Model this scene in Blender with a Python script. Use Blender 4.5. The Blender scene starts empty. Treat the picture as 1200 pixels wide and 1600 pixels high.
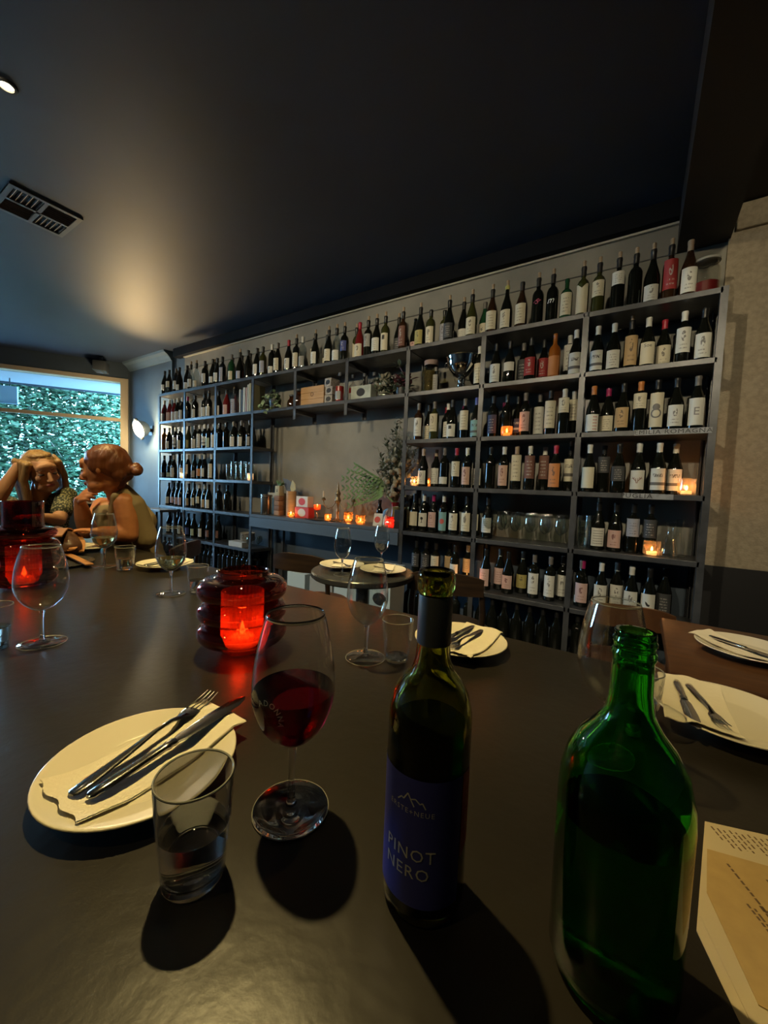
import bpy, bmesh, math, random
from mathutils import Vector, Matrix
import numpy as np

random.seed(7)
S = bpy.context.scene
PI = math.pi

# ------------------------------------------------------------------ camera
cam_data = bpy.data.cameras.new('camera')
cam_data.sensor_fit = 'VERTICAL'; cam_data.sensor_height = 36.0
cam_data.lens = 610.0/1600.0*36.0
cam_data.clip_start = 0.02; cam_data.clip_end = 200
cam = bpy.data.objects.new('camera', cam_data); S.collection.objects.link(cam)
cam.matrix_world = Matrix(((0.835730,-0.065381,0.545235,0.000000),(0.547746,0.028525,-0.836158,0.000000),(0.039116,0.997453,0.059652,1.150000),(0.000000,0.000000,0.000000,1.000000)))
S.camera = cam

# ------------------------------------------------------------------ world, daylight, exposure
W = bpy.data.worlds.new('sky'); S.world = W; W.use_nodes = True
bg = W.node_tree.nodes['Background']
bg.inputs[0].default_value = (0.33, 0.66, 1.0, 1); bg.inputs[1].default_value = 42.0
S.view_settings.view_transform = 'Standard'; S.view_settings.look = 'None'
S.view_settings.exposure = 0.0; S.view_settings.gamma = 1.0; S.view_settings.use_curve_mapping = False
S.cycles.max_bounces = 14; S.cycles.transparent_max_bounces = 40; S.cycles.transmission_bounces = 14
S.cycles.diffuse_bounces = 4; S.cycles.glossy_bounces = 6
S.cycles.sample_clamp_indirect = 4.0; S.cycles.blur_glossy = 0.6
S.cycles.caustics_reflective = False; S.cycles.caustics_refractive = False

def lamp(kind, name, loc, energy, color, **kw):
    d = bpy.data.lights.new(name, kind); d.energy = energy; d.color = color
    for k, v in kw.items(): setattr(d, k, v)
    o = bpy.data.objects.new(name, d); S.collection.objects.link(o); o.location = loc
    return o
sun = lamp('SUN', 'sun', (0, 0, 10), 7.0, (0.75, 0.95, 1.0), angle=0.2)
sun.rotation_euler = (math.radians(38), math.radians(-36), 0)

CEIL = 3.12; TZ = 0.775
WARM = (1.0, 0.75, 0.29)
# ------------------------------------------------------------------ materials
MATS = {}
def nodemat(name):
    m = bpy.data.materials.new(name); m.use_nodes = True
    nt = m.node_tree; nt.nodes.clear()
    out = nt.nodes.new('ShaderNodeOutputMaterial')
    return m, nt, out
def pbr(name, col, rough=.5, metal=0, var=.0, scale=20, bump=0, bscale=None, spec=.5, trans=0, ior=1.45, emit=None, es=0, coat=0, col2=None, stretch=None, sheen=0, sss=0):
    if name in MATS: return MATS[name]
    m, nt, out = nodemat(name)
    b = nt.nodes.new('ShaderNodeBsdfPrincipled'); nt.links.new(b.outputs[0], out.inputs[0])
    b.inputs['Base Color'].default_value = (*col, 1); b.inputs['Roughness'].default_value = rough
    b.inputs['Metallic'].default_value = metal; b.inputs['IOR'].default_value = ior
    b.inputs['Specular IOR Level'].default_value = spec
    b.inputs['Transmission Weight'].default_value = trans
    b.inputs['Coat Weight'].default_value = coat
    if sss: b.inputs['Subsurface Weight'].default_value = sss; b.inputs['Subsurface Radius'].default_value = (.01, .004, .002)
    if emit: b.inputs['Emission Color'].default_value = (*emit, 1); b.inputs['Emission Strength'].default_value = es
    if var or bump or col2:
        tc = nt.nodes.new('ShaderNodeTexCoord'); src = tc.outputs['Object']
        if stretch:
            mp = nt.nodes.new('ShaderNodeMapping'); mp.inputs['Scale'].default_value = stretch
            nt.links.new(src, mp.inputs[0]); src = mp.outputs[0]
        n = nt.nodes.new('ShaderNodeTexNoise'); n.inputs['Scale'].default_value = scale; n.inputs['Detail'].default_value = 5
        nt.links.new(src, n.inputs['Vector'])
        if var or col2:
            r = nt.nodes.new('ShaderNodeValToRGB')
            c2 = col2 or tuple(max(0, c*(1-var)) for c in col); c1 = col if col2 else tuple(min(1, c*(1+var)) for c in col)
            r.color_ramp.elements[0].position = .35; r.color_ramp.elements[1].position = .65
            r.color_ramp.elements[0].color = (*c2, 1); r.color_ramp.elements[1].color = (*c1, 1)
            nt.links.new(n.outputs['Fac'], r.inputs[0]); nt.links.new(r.outputs[0], b.inputs['Base Color'])
        if bump:
            n2 = nt.nodes.new('ShaderNodeTexNoise'); n2.inputs['Scale'].default_value = bscale or scale; n2.inputs['Detail'].default_value = 4
            nt.links.new(src, n2.inputs['Vector'])
            bp = nt.nodes.new('ShaderNodeBump'); bp.inputs['Strength'].default_value = bump; bp.inputs['Distance'].default_value = .01
            nt.links.new(n2.outputs['Fac'], bp.inputs['Height']); nt.links.new(bp.outputs[0], b.inputs['Normal'])
    MATS[name] = m; return m
def thin(name, tint=(1, 1, 1), gloss=1.0, rough=.0, milk=0, milkcol=(1, 1, 1), base=.07):
    """thin-walled glass: a tinted transparent sheet with Fresnel reflections"""
    if name in MATS: return MATS[name]
    m, nt, out = nodemat(name)
    tr = nt.nodes.new('ShaderNodeBsdfTransparent'); tr.inputs[0].default_value = (*tint, 1)
    gl = nt.nodes.new('ShaderNodeBsdfGlossy'); gl.inputs['Roughness'].default_value = rough
    gl.inputs[0].default_value = (gloss, gloss, gloss, 1)
    lw = nt.nodes.new('ShaderNodeLayerWeight'); lw.inputs[0].default_value = .5
    mr = nt.nodes.new('ShaderNodeMapRange'); mr.inputs[3].default_value = base; mr.inputs[4].default_value = .95
    pw = nt.nodes.new('ShaderNodeMath'); pw.operation = 'POWER'; pw.inputs[1].default_value = 3.2
    nt.links.new(lw.outputs['Facing'], pw.inputs[0]); nt.links.new(pw.outputs[0], mr.inputs[0])
    mix = nt.nodes.new('ShaderNodeMixShader'); nt.links.new(mr.outputs[0], mix.inputs[0])
    nt.links.new(tr.outputs[0], mix.inputs[1]); nt.links.new(gl.outputs[0], mix.inputs[2])
    last = mix
    if milk:
        tl = nt.nodes.new('ShaderNodeBsdfTranslucent'); tl.inputs[0].default_value = (*milkcol, 1)
        m2 = nt.nodes.new('ShaderNodeMixShader'); m2.inputs[0].default_value = milk
        nt.links.new(mix.outputs[0], m2.inputs[1]); nt.links.new(tl.outputs[0], m2.inputs[2]); last = m2
    nt.links.new(last.outputs[0], out.inputs[0])
    MATS[name] = m; return m
def emis(name, col, st):
    if name in MATS: return MATS[name]
    m, nt, out = nodemat(name)
    e = nt.nodes.new('ShaderNodeEmission'); e.inputs[0].default_value = (*col, 1); e.inputs[1].default_value = st
    nt.links.new(e.outputs[0], out.inputs[0]); MATS[name] = m; return m
def label_mat(name, col, ink, style):
    """printed paper: rows of illegible small print over plain paper"""
    key = 'label_%s_%s' % (name, style)
    if key in MATS: return MATS[key]
    m, nt, out = nodemat(key)
    b = nt.nodes.new('ShaderNodeBsdfPrincipled'); nt.links.new(b.outputs[0], out.inputs[0])
    b.inputs['Roughness'].default_value = .65
    if style == '-':
        b.inputs['Base Color'].default_value = (*col, 1); MATS[key] = m; return m
    uv = nt.nodes.new('ShaderNodeUVMap'); sp = nt.nodes.new('ShaderNodeSeparateXYZ'); nt.links.new(uv.outputs[0], sp.inputs[0])
    def M(op, a, b_=None):
        n = nt.nodes.new('ShaderNodeMath'); n.operation = op
        for i, v in enumerate((a, b_)):
            if v is None: continue
            if isinstance(v, (int, float)): n.inputs[i].default_value = v
            else: nt.links.new(v, n.inputs[i])
        return n.outputs[0]
    u, v = sp.outputs[0], sp.outputs[1]
    rows = M('LESS_THAN', M('FRACT', M('MULTIPLY', v, 7.0)), .38)
    mp = nt.nodes.new('ShaderNodeMapping'); mp.inputs['Scale'].default_value = (26, 7, 1)
    nt.links.new(uv.outputs[0], mp.inputs[0])
    oi = nt.nodes.new('ShaderNodeObjectInfo'); rnd_ = M('MULTIPLY', oi.outputs['Random'], 40.0)
    n = nt.nodes.new('ShaderNodeTexNoise'); n.noise_dimensions = '4D'; nt.links.new(rnd_, n.inputs['W']); n.inputs['Scale'].default_value = 1.0; nt.links.new(mp.outputs[0], n.inputs['Vector'])
    words = M('GREATER_THAN', n.outputs['Fac'], .5)
    cu = M('ABSOLUTE', M('SUBTRACT', u, .5))
    inside = M('LESS_THAN', cu, .24)
    vin = M('MULTIPLY', M('GREATER_THAN', v, .1), M('LESS_THAN', v, {'t': .8, 'e': .42, 's': .85}.get(style, .42)))
    fac = M('MULTIPLY', M('MULTIPLY', rows, words), M('MULTIPLY', inside, vin))
    fac = M('MULTIPLY', fac, .6)
    if style in ('e',):
        d2 = M('ADD', M('MULTIPLY', M('POWER', cu, 2.0), 2.6), M('POWER', M('SUBTRACT', v, .66), 2.0))
        n2 = nt.nodes.new('ShaderNodeTexNoise'); n2.noise_dimensions = '4D'; nt.links.new(rnd_, n2.inputs['W']); n2.inputs['Scale'].default_value = 7; nt.links.new(uv.outputs[0], n2.inputs['Vector'])
        fac = M('MAXIMUM', fac, M('MULTIPLY', M('MULTIPLY', M('LESS_THAN', d2, .045), M('GREATER_THAN', n2.outputs['Fac'], .49)), .75))
    if style == 's':
        band = M('MULTIPLY', M('GREATER_THAN', v, .22), M('LESS_THAN', v, .36))
        top = M('MULTIPLY', M('MULTIPLY', M('GREATER_THAN', v, .6), M('LESS_THAN', v, .76)), M('MULTIPLY', words, M('LESS_THAN', cu, .3)))
        fac = M('MAXIMUM', M('MULTIPLY', fac, 0), M('MAXIMUM', M('MULTIPLY', band, .9), top))
    mx = nt.nodes.new('ShaderNodeMix'); mx.data_type = 'RGBA'
    nt.links.new(fac, mx.inputs[0]); mx.inputs[6].default_value = (*col, 1); mx.inputs[7].default_value = (*ink, 1)
    nt.links.new(mx.outputs[2], b.inputs['Base Color'])
    MATS[key] = m; return m

GL = {'k': pbr('bottle_black_glass', (.006, .007, .005), .06, spec=.6),
      'o': pbr('bottle_olive_glass', (.035, .038, .010), .06, spec=.6),
      'g': pbr('bottle_green_glass', (.012, .055, .022), .06, spec=.6),
      'c': thin('bottle_clear_glass', (.82, .86, .84), milk=.12, milkcol=(.6, .6, .55)),
      'a': pbr('bottle_amber_glass', (.30, .09, .012), .08, spec=.6),
      'r': pbr('bottle_rose_glass', (.14, .012, .012), .08, spec=.6),
      'w': pbr('bottle_brown_glass', (.028, .013, .006), .06, spec=.6)}
GLN = {'k': 'dark', 'o': 'olive', 'g': 'green', 'c': 'clear', 'a': 'amber', 'r': 'ruby red', 'w': 'brown'}
LC = {'W': ((.62, .62, .56), 'white'), 'C': ((.60, .56, .42), 'cream'), 'P': ((.56, .38, .34), 'pink'), 'R': ((.33, .030, .030), 'red'),
      'N': ((.04, .04, .09), 'navy'), 'D': ((.05, .052, .055), 'dark grey'), 'G': ((.30, .30, .28), 'grey'), 'L': ((.33, .35, .42), 'lilac grey'),
      'O': ((.52, .20, .06), 'orange'), 'K': ((.46, .32, .16), 'kraft'), 'Y': ((.36, .31, .10), 'gold'), 'T': ((.18, .35, .36), 'teal'),
      'B': ((.05, .07, .24), 'blue'), 'V': ((.42, .50, .36), 'pale green'), 'M': ((.16, .07, .05), 'maroon'), 'S': ((.55, .36, .28), 'rust and white'),
      'H': ((.5, .58, .18), 'lime')}
CAPC = {'k': ((.012, .012, .012), 'black'), 'w': ((.6, .6, .55), 'white'), 'r': ((.36, .02, .04), 'red'), 'm': ((.34, .02, .11), 'magenta'),
        'o': ((.5, .18, .04), 'orange'), 'b': ((.04, .06, .3), 'blue'), 'y': ((.45, .42, .12), 'yellow wax'), 'g': ((.14, .13, .12), 'grey'),
        't': ((.35, .26, .18), 'tan')}
M_CORK = pbr('cork', (.36, .27, .18), .8, var=.25, scale=90)
M_INKW = pbr('white_print', (.75, .75, .72), .5); M_INKK = pbr('black_print', (.015, .015, .015), .5)
M_STEEL = pbr('worn_grey_steel', (.045, .048, .052), .36, metal=.25, col2=(.080, .084, .090), scale=9, spec=.7, bump=.05, bscale=60)
M_CHROME = pbr('polished_steel', (.72, .70, .66), .12, metal=1)
M_SILVER = pbr('silver_plate', (.80, .78, .74), .06, metal=1)
M_CLEAR = pbr('clear_glass', (1, 1, 1), 0, trans=1, ior=1.45)
M_THIN = thin('thin_clear_glass', (.965, .975, .965))
M_THINFAR = thin('shelf_glassware', (.90, .92, .90), base=.10)
M_RIM = pbr('rim_highlight_glass', (.62, .62, .56), .12, spec=1.0, trans=.55)  # pale base paints in the light caught on glass lips; jar lid shares it
M_WATER = pbr('water', (.97, 1, .99), 0, trans=1, ior=1.33)
M_CERAM = pbr('cream_glazed_china', (.76, .70, .56), .16, spec=.6)
M_LINEN = pbr('cream_paper_napkin', (.80, .73, .58), .85, bump=.15, bscale=120)
M_TABLE = pbr('charcoal_laminate', (.017, .0145, .0115), .30, col2=(.023, .0195, .0155), scale=3.5, bump=.06, bscale=38, spec=.55)
M_WAX = pbr('candle_wax', (.85, .75, .55), .5, emit=(1, .45, .12), es=1.2)
M_FLAME = emis('candle_flame', (1, .50, .14), 26)
M_DARKWOOD = pbr('dark_bentwood', (.016, .010, .007), .35, col2=(.03, .018, .011), scale=6, stretch=(1, 1, 6))
M_BROWNWOOD = pbr('brown_timber', (.06, .026, .012), .38, col2=(.09, .04, .017), scale=5, stretch=(2, 12, 2))

# ------------------------------------------------------------------ mesh helpers
def link(o, parent=None):
    S.collection.objects.link(o)
    if parent: o.parent = parent
    return o
def mesh_from_bm(name, bm, mat, smooth=True, angle=None):
    bmesh.ops.recalc_face_normals(bm, faces=bm.faces)
    me = bpy.data.meshes.new(name); bm.to_mesh(me); bm.free()
    if smooth:
        me.shade_smooth()
        if angle is not None: me.set_sharp_from_angle(angle=angle)
    mats = mat if isinstance(mat, (list, tuple)) else [mat]
    for m in mats: me.materials.append(m)
    return me
def part(name, bm, mat, parent, smooth=True, angle=.6, label=None):
    me = bm if isinstance(bm, bpy.types.Mesh) else mesh_from_bm(name, bm, mat, smooth, angle)
    o = bpy.data.objects.new(name, me); link(o, parent)
    if label: o['label'] = label
    return o
def thing(name, label, cat, loc=(0, 0, 0), rz=0, group=None):
    o = bpy.data.objects.new(name, None); o.empty_display_size = .05; link(o)
    o.location = loc; o.rotation_euler = (0, 0, rz); o['label'] = label; o['category'] = cat; o['kind'] = 'thing'
    if group: o['group'] = group
    return o
def solo(name, bm, mat, label, cat, loc=(0, 0, 0), rz=0, group=None, smooth=True, angle=.6):
    o = part(name, bm, mat, None, smooth, angle); o.location = loc; o.rotation_euler = (0, 0, rz)
    o['label'] = label; o['category'] = cat; o['kind'] = 'thing'
    if group: o['group'] = group
    return o
def structure(name, bm, mat, parent=None, smooth=False):
    o = part(name, bm, mat, parent, smooth, .6)
    if not parent: o['kind'] = 'structure'
    return o
def dup(root, loc, rz, label, group=None):
    r = root.copy(); link(r); r.location = loc; r.rotation_euler = (0, 0, rz); r['label'] = label
    if group: r['group'] = group
    for ch in list(root.children):
        c = ch.copy(); link(c); c.parent = r
        for g in ch.children:
            d = g.copy(); link(d); d.parent = c
    return r
def NB(): return bmesh.new()
def box(bm, x0, x1, y0, y1, z0, z1, bevel=0):
    v = [bm.verts.new(p) for p in ((x0,y0,z0),(x1,y0,z0),(x1,y1,z0),(x0,y1,z0),(x0,y0,z1),(x1,y0,z1),(x1,y1,z1),(x0,y1,z1))]
    fs = [bm.faces.new([v[i] for i in f]) for f in ((0,3,2,1),(4,5,6,7),(0,1,5,4),(1,2,6,5),(2,3,7,6),(3,0,4,7))]
    if bevel:
        es = list({e for f in fs for e in f.edges})
        bmesh.ops.bevel(bm, geom=es, offset=bevel, segments=2, affect='EDGES', profile=.5)
    return bm
def lathe(bm, prof, seg=32, M=None, a0=0, a1=2*PI):
    """prof: list of (r,z); r==0 collapses to a pole"""
    full = abs(a1-a0-2*PI) < 1e-6
    n = seg if full else seg+1
    rings = []
    for r, z in prof:
        if r <= 1e-7: rings.append([bm.verts.new((0, 0, z))])
        else: rings.append([bm.verts.new((r*math.cos(a0+(a1-a0)*i/seg), r*math.sin(a0+(a1-a0)*i/seg), z)) for i in range(n)])
    for A, B in zip(rings, rings[1:]):
        for i in range(seg):
            j = (i+1) % n
            if len(A) == 1 and len(B) == 1: continue
            if len(A) == 1: bm.faces.new((A[0], B[i], B[j]))
            elif len(B) == 1: bm.faces.new((A[i], B[0], A[j]))
            else: bm.faces.new((A[i], B[i], B[j], A[j]))
    if M is not None:
        for ring in rings:
            for v in ring: v.co = M @ v.co
    return bm
def smoothprof(pts, n=6):
    """Catmull-Rom through profile points"""
    P = [np.array(p, float) for p in pts]; out = []
    for i in range(len(P)-1):
        p0 = P[max(i-1, 0)]; p1 = P[i]; p2 = P[i+1]; p3 = P[min(i+2, len(P)-1)]
        for k in range(n):
            t = k/n
            q = .5*((2*p1)+(-p0+p2)*t+(2*p0-5*p1+4*p2-p3)*t*t+(-p0+3*p1-3*p2+p3)*t**3)
            out.append((max(q[0], 0), q[1]))
    out.append(tuple(P[-1])); return out
def tube(bm, pts, r, seg=8, cap=True):
    pts = [Vector(p) for p in pts]; n = len(pts); rs = r if isinstance(r, (list, tuple)) else [r]*n
    up = None; rings = []
    for i, p in enumerate(pts):
        d = (pts[min(i+1, n-1)]-pts[max(i-1, 0)]).normalized()
        if up is None:
            up = d.orthogonal().normalized()
        else:
            up = (up - d*up.dot(d)); up = up.normalized() if up.length > 1e-6 else d.orthogonal().normalized()
        s = d.cross(up)
        rings.append([bm.verts.new(p+(up*math.cos(2*PI*k/seg)+s*math.sin(2*PI*k/seg))*rs[i]) for k in range(seg)])
    for A, B in zip(rings, rings[1:]):
        for k in range(seg): bm.faces.new((A[k], A[(k+1) % seg], B[(k+1) % seg], B[k]))
    if cap:
        bm.faces.new(rings[0][::-1]); bm.faces.new(rings[-1])
    return bm
def cpatch(bm, R, z0, z1, a0, a1, seg=10, uvl=None):
    """curved paper patch; angle measured from -Y, positive to +X"""
    uvl = uvl or bm.loops.layers.uv.verify()
    cols = []
    for i in range(seg+1):
        a = a0+(a1-a0)*i/seg
        cols.append([bm.verts.new((R*math.sin(a), -R*math.cos(a), z)) for z in (z0, z1)])
    for i in range(seg):
        f = bm.faces.new((cols[i][0], cols[i+1][0], cols[i+1][1], cols[i][1]))
        for l, uv in zip(f.loops, ((i/seg, 0), ((i+1)/seg, 0), ((i+1)/seg, 1), (i/seg, 1))): l[uvl].uv = uv
    return bm
def textmesh(s, size, align='CENTER', spacing=1.0):
    c = bpy.data.curves.new('t', 'FONT'); c.body = s; c.size = size; c.align_x = align; c.align_y = 'CENTER'; c.resolution_u = 2
    c.space_character = spacing
    o = bpy.data.objects.new('t', c); link(o); dg = bpy.context.evaluated_depsgraph_get(); dg.update()
    me = bpy.data.meshes.new_from_object(o.evaluated_get(dg)); bm = bmesh.new(); bm.from_mesh(me)
    bpy.data.objects.remove(o); bpy.data.curves.remove(c); bpy.data.meshes.remove(me)
    return bm
def bend(bm, R, z0, ang=0):
    """(x,y) flat print wrapped round a cylinder facing -Y"""
    for v in bm.verts:
        a = v.co.x/R+ang; z = v.co.y
        v.co = Vector((R*math.sin(a), -R*math.cos(a), z0+z))
    return bm
def poly(bm, pts, grid=0):
    vs = [bm.verts.new((x, y, 0)) for x, y in pts]; bm.faces.new(vs); return bm
def disc2(bm, cx, cy, r, r2=0, n=16, sx=1):
    if r2 == 0: return poly(bm, [(cx+sx*r*math.cos(2*PI*i/n), cy+r*math.sin(2*PI*i/n)) for i in range(n)])
    for i in range(n):
        a, b = 2*PI*i/n, 2*PI*(i+1)/n
        poly(bm, [(cx+r*math.cos(a), cy+r*math.sin(a)), (cx+r*math.cos(b), cy+r*math.sin(b)), (cx+r2*math.cos(b), cy+r2*math.sin(b)), (cx+r2*math.cos(a), cy+r2*math.sin(a))])
    return bm
def stroke2(bm, pts, w):
    for (x0, y0), (x1, y1) in zip(pts, pts[1:]):
        dx, dy = x1-x0, y1-y0; L = math.hypot(dx, dy) or 1; nx, ny = -dy/L*w/2, dx/L*w/2
        poly(bm, [(x0-nx, y0-ny), (x1-nx, y1-ny), (x1+nx, y1+ny), (x0+nx, y0+ny)])
    return bm
def blobs(chains, voxel, smooth=6, name='blob'):
    """overlapping tapered balls fused into ONE continuous surface by a voxel remesh.
    chain = list of (point, radius or (rx,ry,rz)), optional rotation matrix as third"""
    bm = bmesh.new()
    base = bmesh.new(); bmesh.ops.create_icosphere(base, subdivisions=2, radius=1)
    bv = [v.co.copy() for v in base.verts]; bf = [[v.index for v in f.verts] for f in base.faces]; base.free()
    def ball(p, r, M=None):
        if not isinstance(r, (tuple, list)): r = (r, r, r)
        vs = []
        for c in bv:
            q = Vector((c.x*r[0], c.y*r[1], c.z*r[2]))
            if M is not None: q = M @ q
            vs.append(bm.verts.new(Vector(p)+q))
        for f in bf: bm.faces.new([vs[i] for i in f])
    for ch in chains:
        if len(ch) == 1:
            ball(ch[0][0], ch[0][1], ch[0][2] if len(ch[0]) > 2 else None); continue
        for A, B in zip(ch, ch[1:]):
            pa, pb = Vector(A[0]), Vector(B[0]); ra, rb = A[1], B[1]
            ta = ra if isinstance(ra, (tuple, list)) else (ra,)*3; tb = rb if isinstance(rb, (tuple, list)) else (rb,)*3
            M = A[2] if len(A) > 2 else None
            step = max(min(min(ta), min(tb))*.45, voxel*.7); n = max(1, int((pb-pa).length/step))
            for i in range(n+1):
                t = i/n
                ball(pa.lerp(pb, t), tuple(x+(y-x)*t for x, y in zip(ta, tb)), M)
    me = bpy.data.meshes.new(name); bm.to_mesh(me); bm.free()
    o = bpy.data.objects.new(name, me); link(o)
    md = o.modifiers.new('r', 'REMESH'); md.mode = 'VOXEL'; md.voxel_size = voxel
    sm = o.modifiers.new('s', 'SMOOTH'); sm.iterations = smooth; sm.factor = .5
    dg = bpy.context.evaluated_depsgraph_get(); dg.update()
    m2 = bpy.data.meshes.new_from_object(o.evaluated_get(dg)); bpy.data.objects.remove(o); bpy.data.meshes.remove(me)
    m2.name = name; m2.shade_smooth()
    return m2
def meshpart(name, me, mat, parent, label=None):
    me.materials.clear(); me.materials.append(mat)
    o = bpy.data.objects.new(name, me); link(o, parent)
    if label: o['label'] = label
    return o

# ------------------------------------------------------------------ room shell
M_CEIL = pbr('navy_satin_ceiling', (.024, .036, .062), .55, col2=(.030, .043, .072), scale=1.2, spec=.4, bump=.05, bscale=3)
M_BLUEWALL = pbr('slate_blue_wall', (.085, .125, .165), .6, var=.08, scale=3)
M_DARKBLUE = pbr('dark_blue_wall', (.040, .056, .075), .6, var=.08, scale=3)
M_DARKTRIM = pbr('dark_cornice_paint', (.006, .007, .009), .9, spec=.15)
M_CONC = pbr('grey_concrete_render', (.27, .26, .22), .85, col2=(.20, .195, .17), scale=2.2, bump=.25, bscale=24)
M_PLAST = pbr('rough_beige_render', (.33, .28, .20), .9, var=.12, scale=40, bump=.5, bscale=110)
M_BLACKW = pbr('black_wainscot', (.010, .010, .011), .55)
M_FLOOR = pbr('dark_polished_floor', (.030, .026, .022), .35, var=.2, scale=2)
M_WHITEP = pbr('cream_window_paint', (.42, .36, .26), .45)

CX, CY = -7.494, 3.30                       # corner between the shelf wall and the slanted window wall
DX, DY = -math.sin(math.radians(34.1)), -math.cos(math.radians(34.1))
NXW, NYW = -DY, DX                          # normal of the window wall, into the room
if NXW < 0: NXW, NYW = -NXW, -NYW
def wpt(t, off=0): return (CX+DX*t-NXW*off, CY+DY*t-NYW*off)
def wallbox(bm, t0, t1, z0, z1, o0=0.0, o1=.2):
    P = [wpt(t0, o0), wpt(t1, o0), wpt(t1, o1), wpt(t0, o1)]
    v = [bm.verts.new((x, y, z)) for z in (z0, z1) for x, y in P]
    for f in ((0,1,2,3),(4,7,6,5),(0,4,5,1),(1,5,6,2),(2,6,7,3),(3,7,4,0)): bm.faces.new([v[i] for i in f])
    return bm
TE = 5.9; EX, EY = wpt(TE); YB = EY
b = NB(); box(b, -11.6, 2.9, YB-.2, 3.75, -.12, 0); structure('floor', b, M_FLOOR)
b = NB(); box(b, -11.6, 2.9, YB-.2, 3.75, CEIL, CEIL+.15); structure('ceiling', b, M_CEIL)
b = NB(); box(b, -5.83, 2.7, 3.32, 3.5, .70, 3.0); box(b, 2.0, 2.01, 3.31, 3.33, 2, 2.1)
structure('wall_back', b, M_CONC)
# rough render right of the shelves, upper band set a little proud
b = NB(); box(b, .36, 2.7, 3.285, 3.33, .735, 2.83); structure('wall_back_right', b, M_PLAST)
b = NB(); box(b, .39, 2.7, 3.255, 3.33, 2.83, 2.985, .01); structure('trim_1', b, M_PLAST)
b = NB(); box(b, .30, 2.7, 3.27, 3.5, 0, .735); structure('wall_back_lower_right', b, M_BLACKW)
b = NB(); box(b, -5.83, .30, 3.285, 3.5, 0, .70); structure('wall_back_lower', b, M_DARKBLUE)
b = NB(); box(b, -7.6, -6.15, 3.30, 3.5, 0, CEIL); structure('wall_back_left', b, M_BLUEWALL)
b = NB(); box(b, -6.15, -5.83, 3.34, 3.5, 0, CEIL); structure('wall_back_recess', b, M_BLUEWALL)
b = NB(); box(b, -6.0, .10, 3.235, 3.34, 3.0, CEIL-.001); structure('trim_2', b, M_DARKTRIM)
b = NB(); box(b, -5.83, .10, 3.295, 3.32, 2.985, 3.0); structure('trim_3', b, pbr('pale_picture_rail', (.40, .38, .32), .7))
b = NB(); box(b, -5.83, .10, 3.312, 3.32, 2.80, 2.806); structure('trim_4', b, pbr('dark_joint_line', (.10, .10, .09), .8))
# moulded cornice on the blue wall
b = NB()
pr = [(0, 0), (.012, 0), (.03, .03), (.07, .075), (.115, .10), (.13, .13), (0, .13)]
for x in (-7.49, -6.15):
    for (o, z) in pr: b.verts.new((x, 3.30-o, CEIL-.131+z))
b.verts.ensure_lookup_table(); n = len(pr)
for i in range(n): b.faces.new([b.verts[i], b.verts[(i+1) % n], b.verts[n+(i+1) % n], b.verts[n+i]])
b.faces.new([b.verts[i] for i in range(n)]); b.faces.new([b.verts[n+i] for i in range(n)])
structure('trim_5', b, M_BLUEWALL)
# black beam dropping from the ceiling at the right end
b = NB(); box(b, .10, .37, -1.4, 3.5, 2.80, CEIL-.001); structure('ceiling_beam', b, pbr('black_beam_paint', (.012, .010, .010), .6))
b = NB(); box(b, .371, 2.7, -1.4, 3.5, 2.99, CEIL-.001); structure('ceiling_right', b, pbr('black_ceiling_drop', (.014, .010, .010), .6))
# window wall (slanted)
b = NB(); wallbox(b, -.3, .02, 0, CEIL); wallbox(b, .02, TE+.2, 2.855, CEIL-.001, -.02, .2); wallbox(b, .02, TE+.2, 0, .70); wallbox(b, 4.4, TE+.2, .7, 2.86)
structure('wall_window', b, M_DARKBLUE)
b = NB(); box(b, -11.6, 2.9, YB-.2, YB, 0, CEIL); structure('wall_front', b, M_DARKBLUE)
b = NB(); box(b, 2.7, 2.9, YB-.2, 3.75, 0, CEIL); structure('wall_right', b, M_BLACKW)
# window frame, transom, mullions, panes
wf = bpy.data.objects.new('window_1', None); link(wf); wf['kind'] = 'structure'
def wpart(name, t0, t1, z0, z1, o0, o1, mat): 
    b = NB(); wallbox(b, t0, t1, z0, z1, o0, o1); return part(name, b, mat, wf, False)
wpart('window_jamb', .02, .135, .70, 2.855, -.03, .15, M_WHITEP)
wpart('window_head', .135, 4.4, 2.79, 2.855, -.03, .12, M_WHITEP)
wpart('window_sill', .135, 4.4, .70, .76, -.05, .15, M_WHITEP)
wpart('window_transom', .135, 4.4, 2.125, 2.18, -.01, .07, M_WHITEP)
wpart('window_jamb', 4.33, 4.4, .76, 2.79, -.02, .12, M_WHITEP)
for t in (2.3,): wpart('window_mullion', t, t+.06, .76, 2.79, -.01, .08, M_WHITEP)
M_PANE = thin('window_pane_glass', (.96, .98, .98), gloss=.5)
for (t0, t1) in ((.135, 2.3), (2.36, 4.33)):
    for (z0, z1) in ((.76, 2.125), (2.18, 2.79)): wpart('pane', t0, t1, z0, z1, .03, .036, M_PANE)
d = lamp('AREA', 'window_daylight_portal', (*wpt(2.25, .25), 1.78), 1, (1, 1, 1), shape='RECTANGLE', size=4.3, size_y=2.1)
d.data.cycles.is_portal = True
d.rotation_euler = Vector((-NXW, -NYW, 0)).to_track_quat('Z', 'Y').to_euler()

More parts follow.
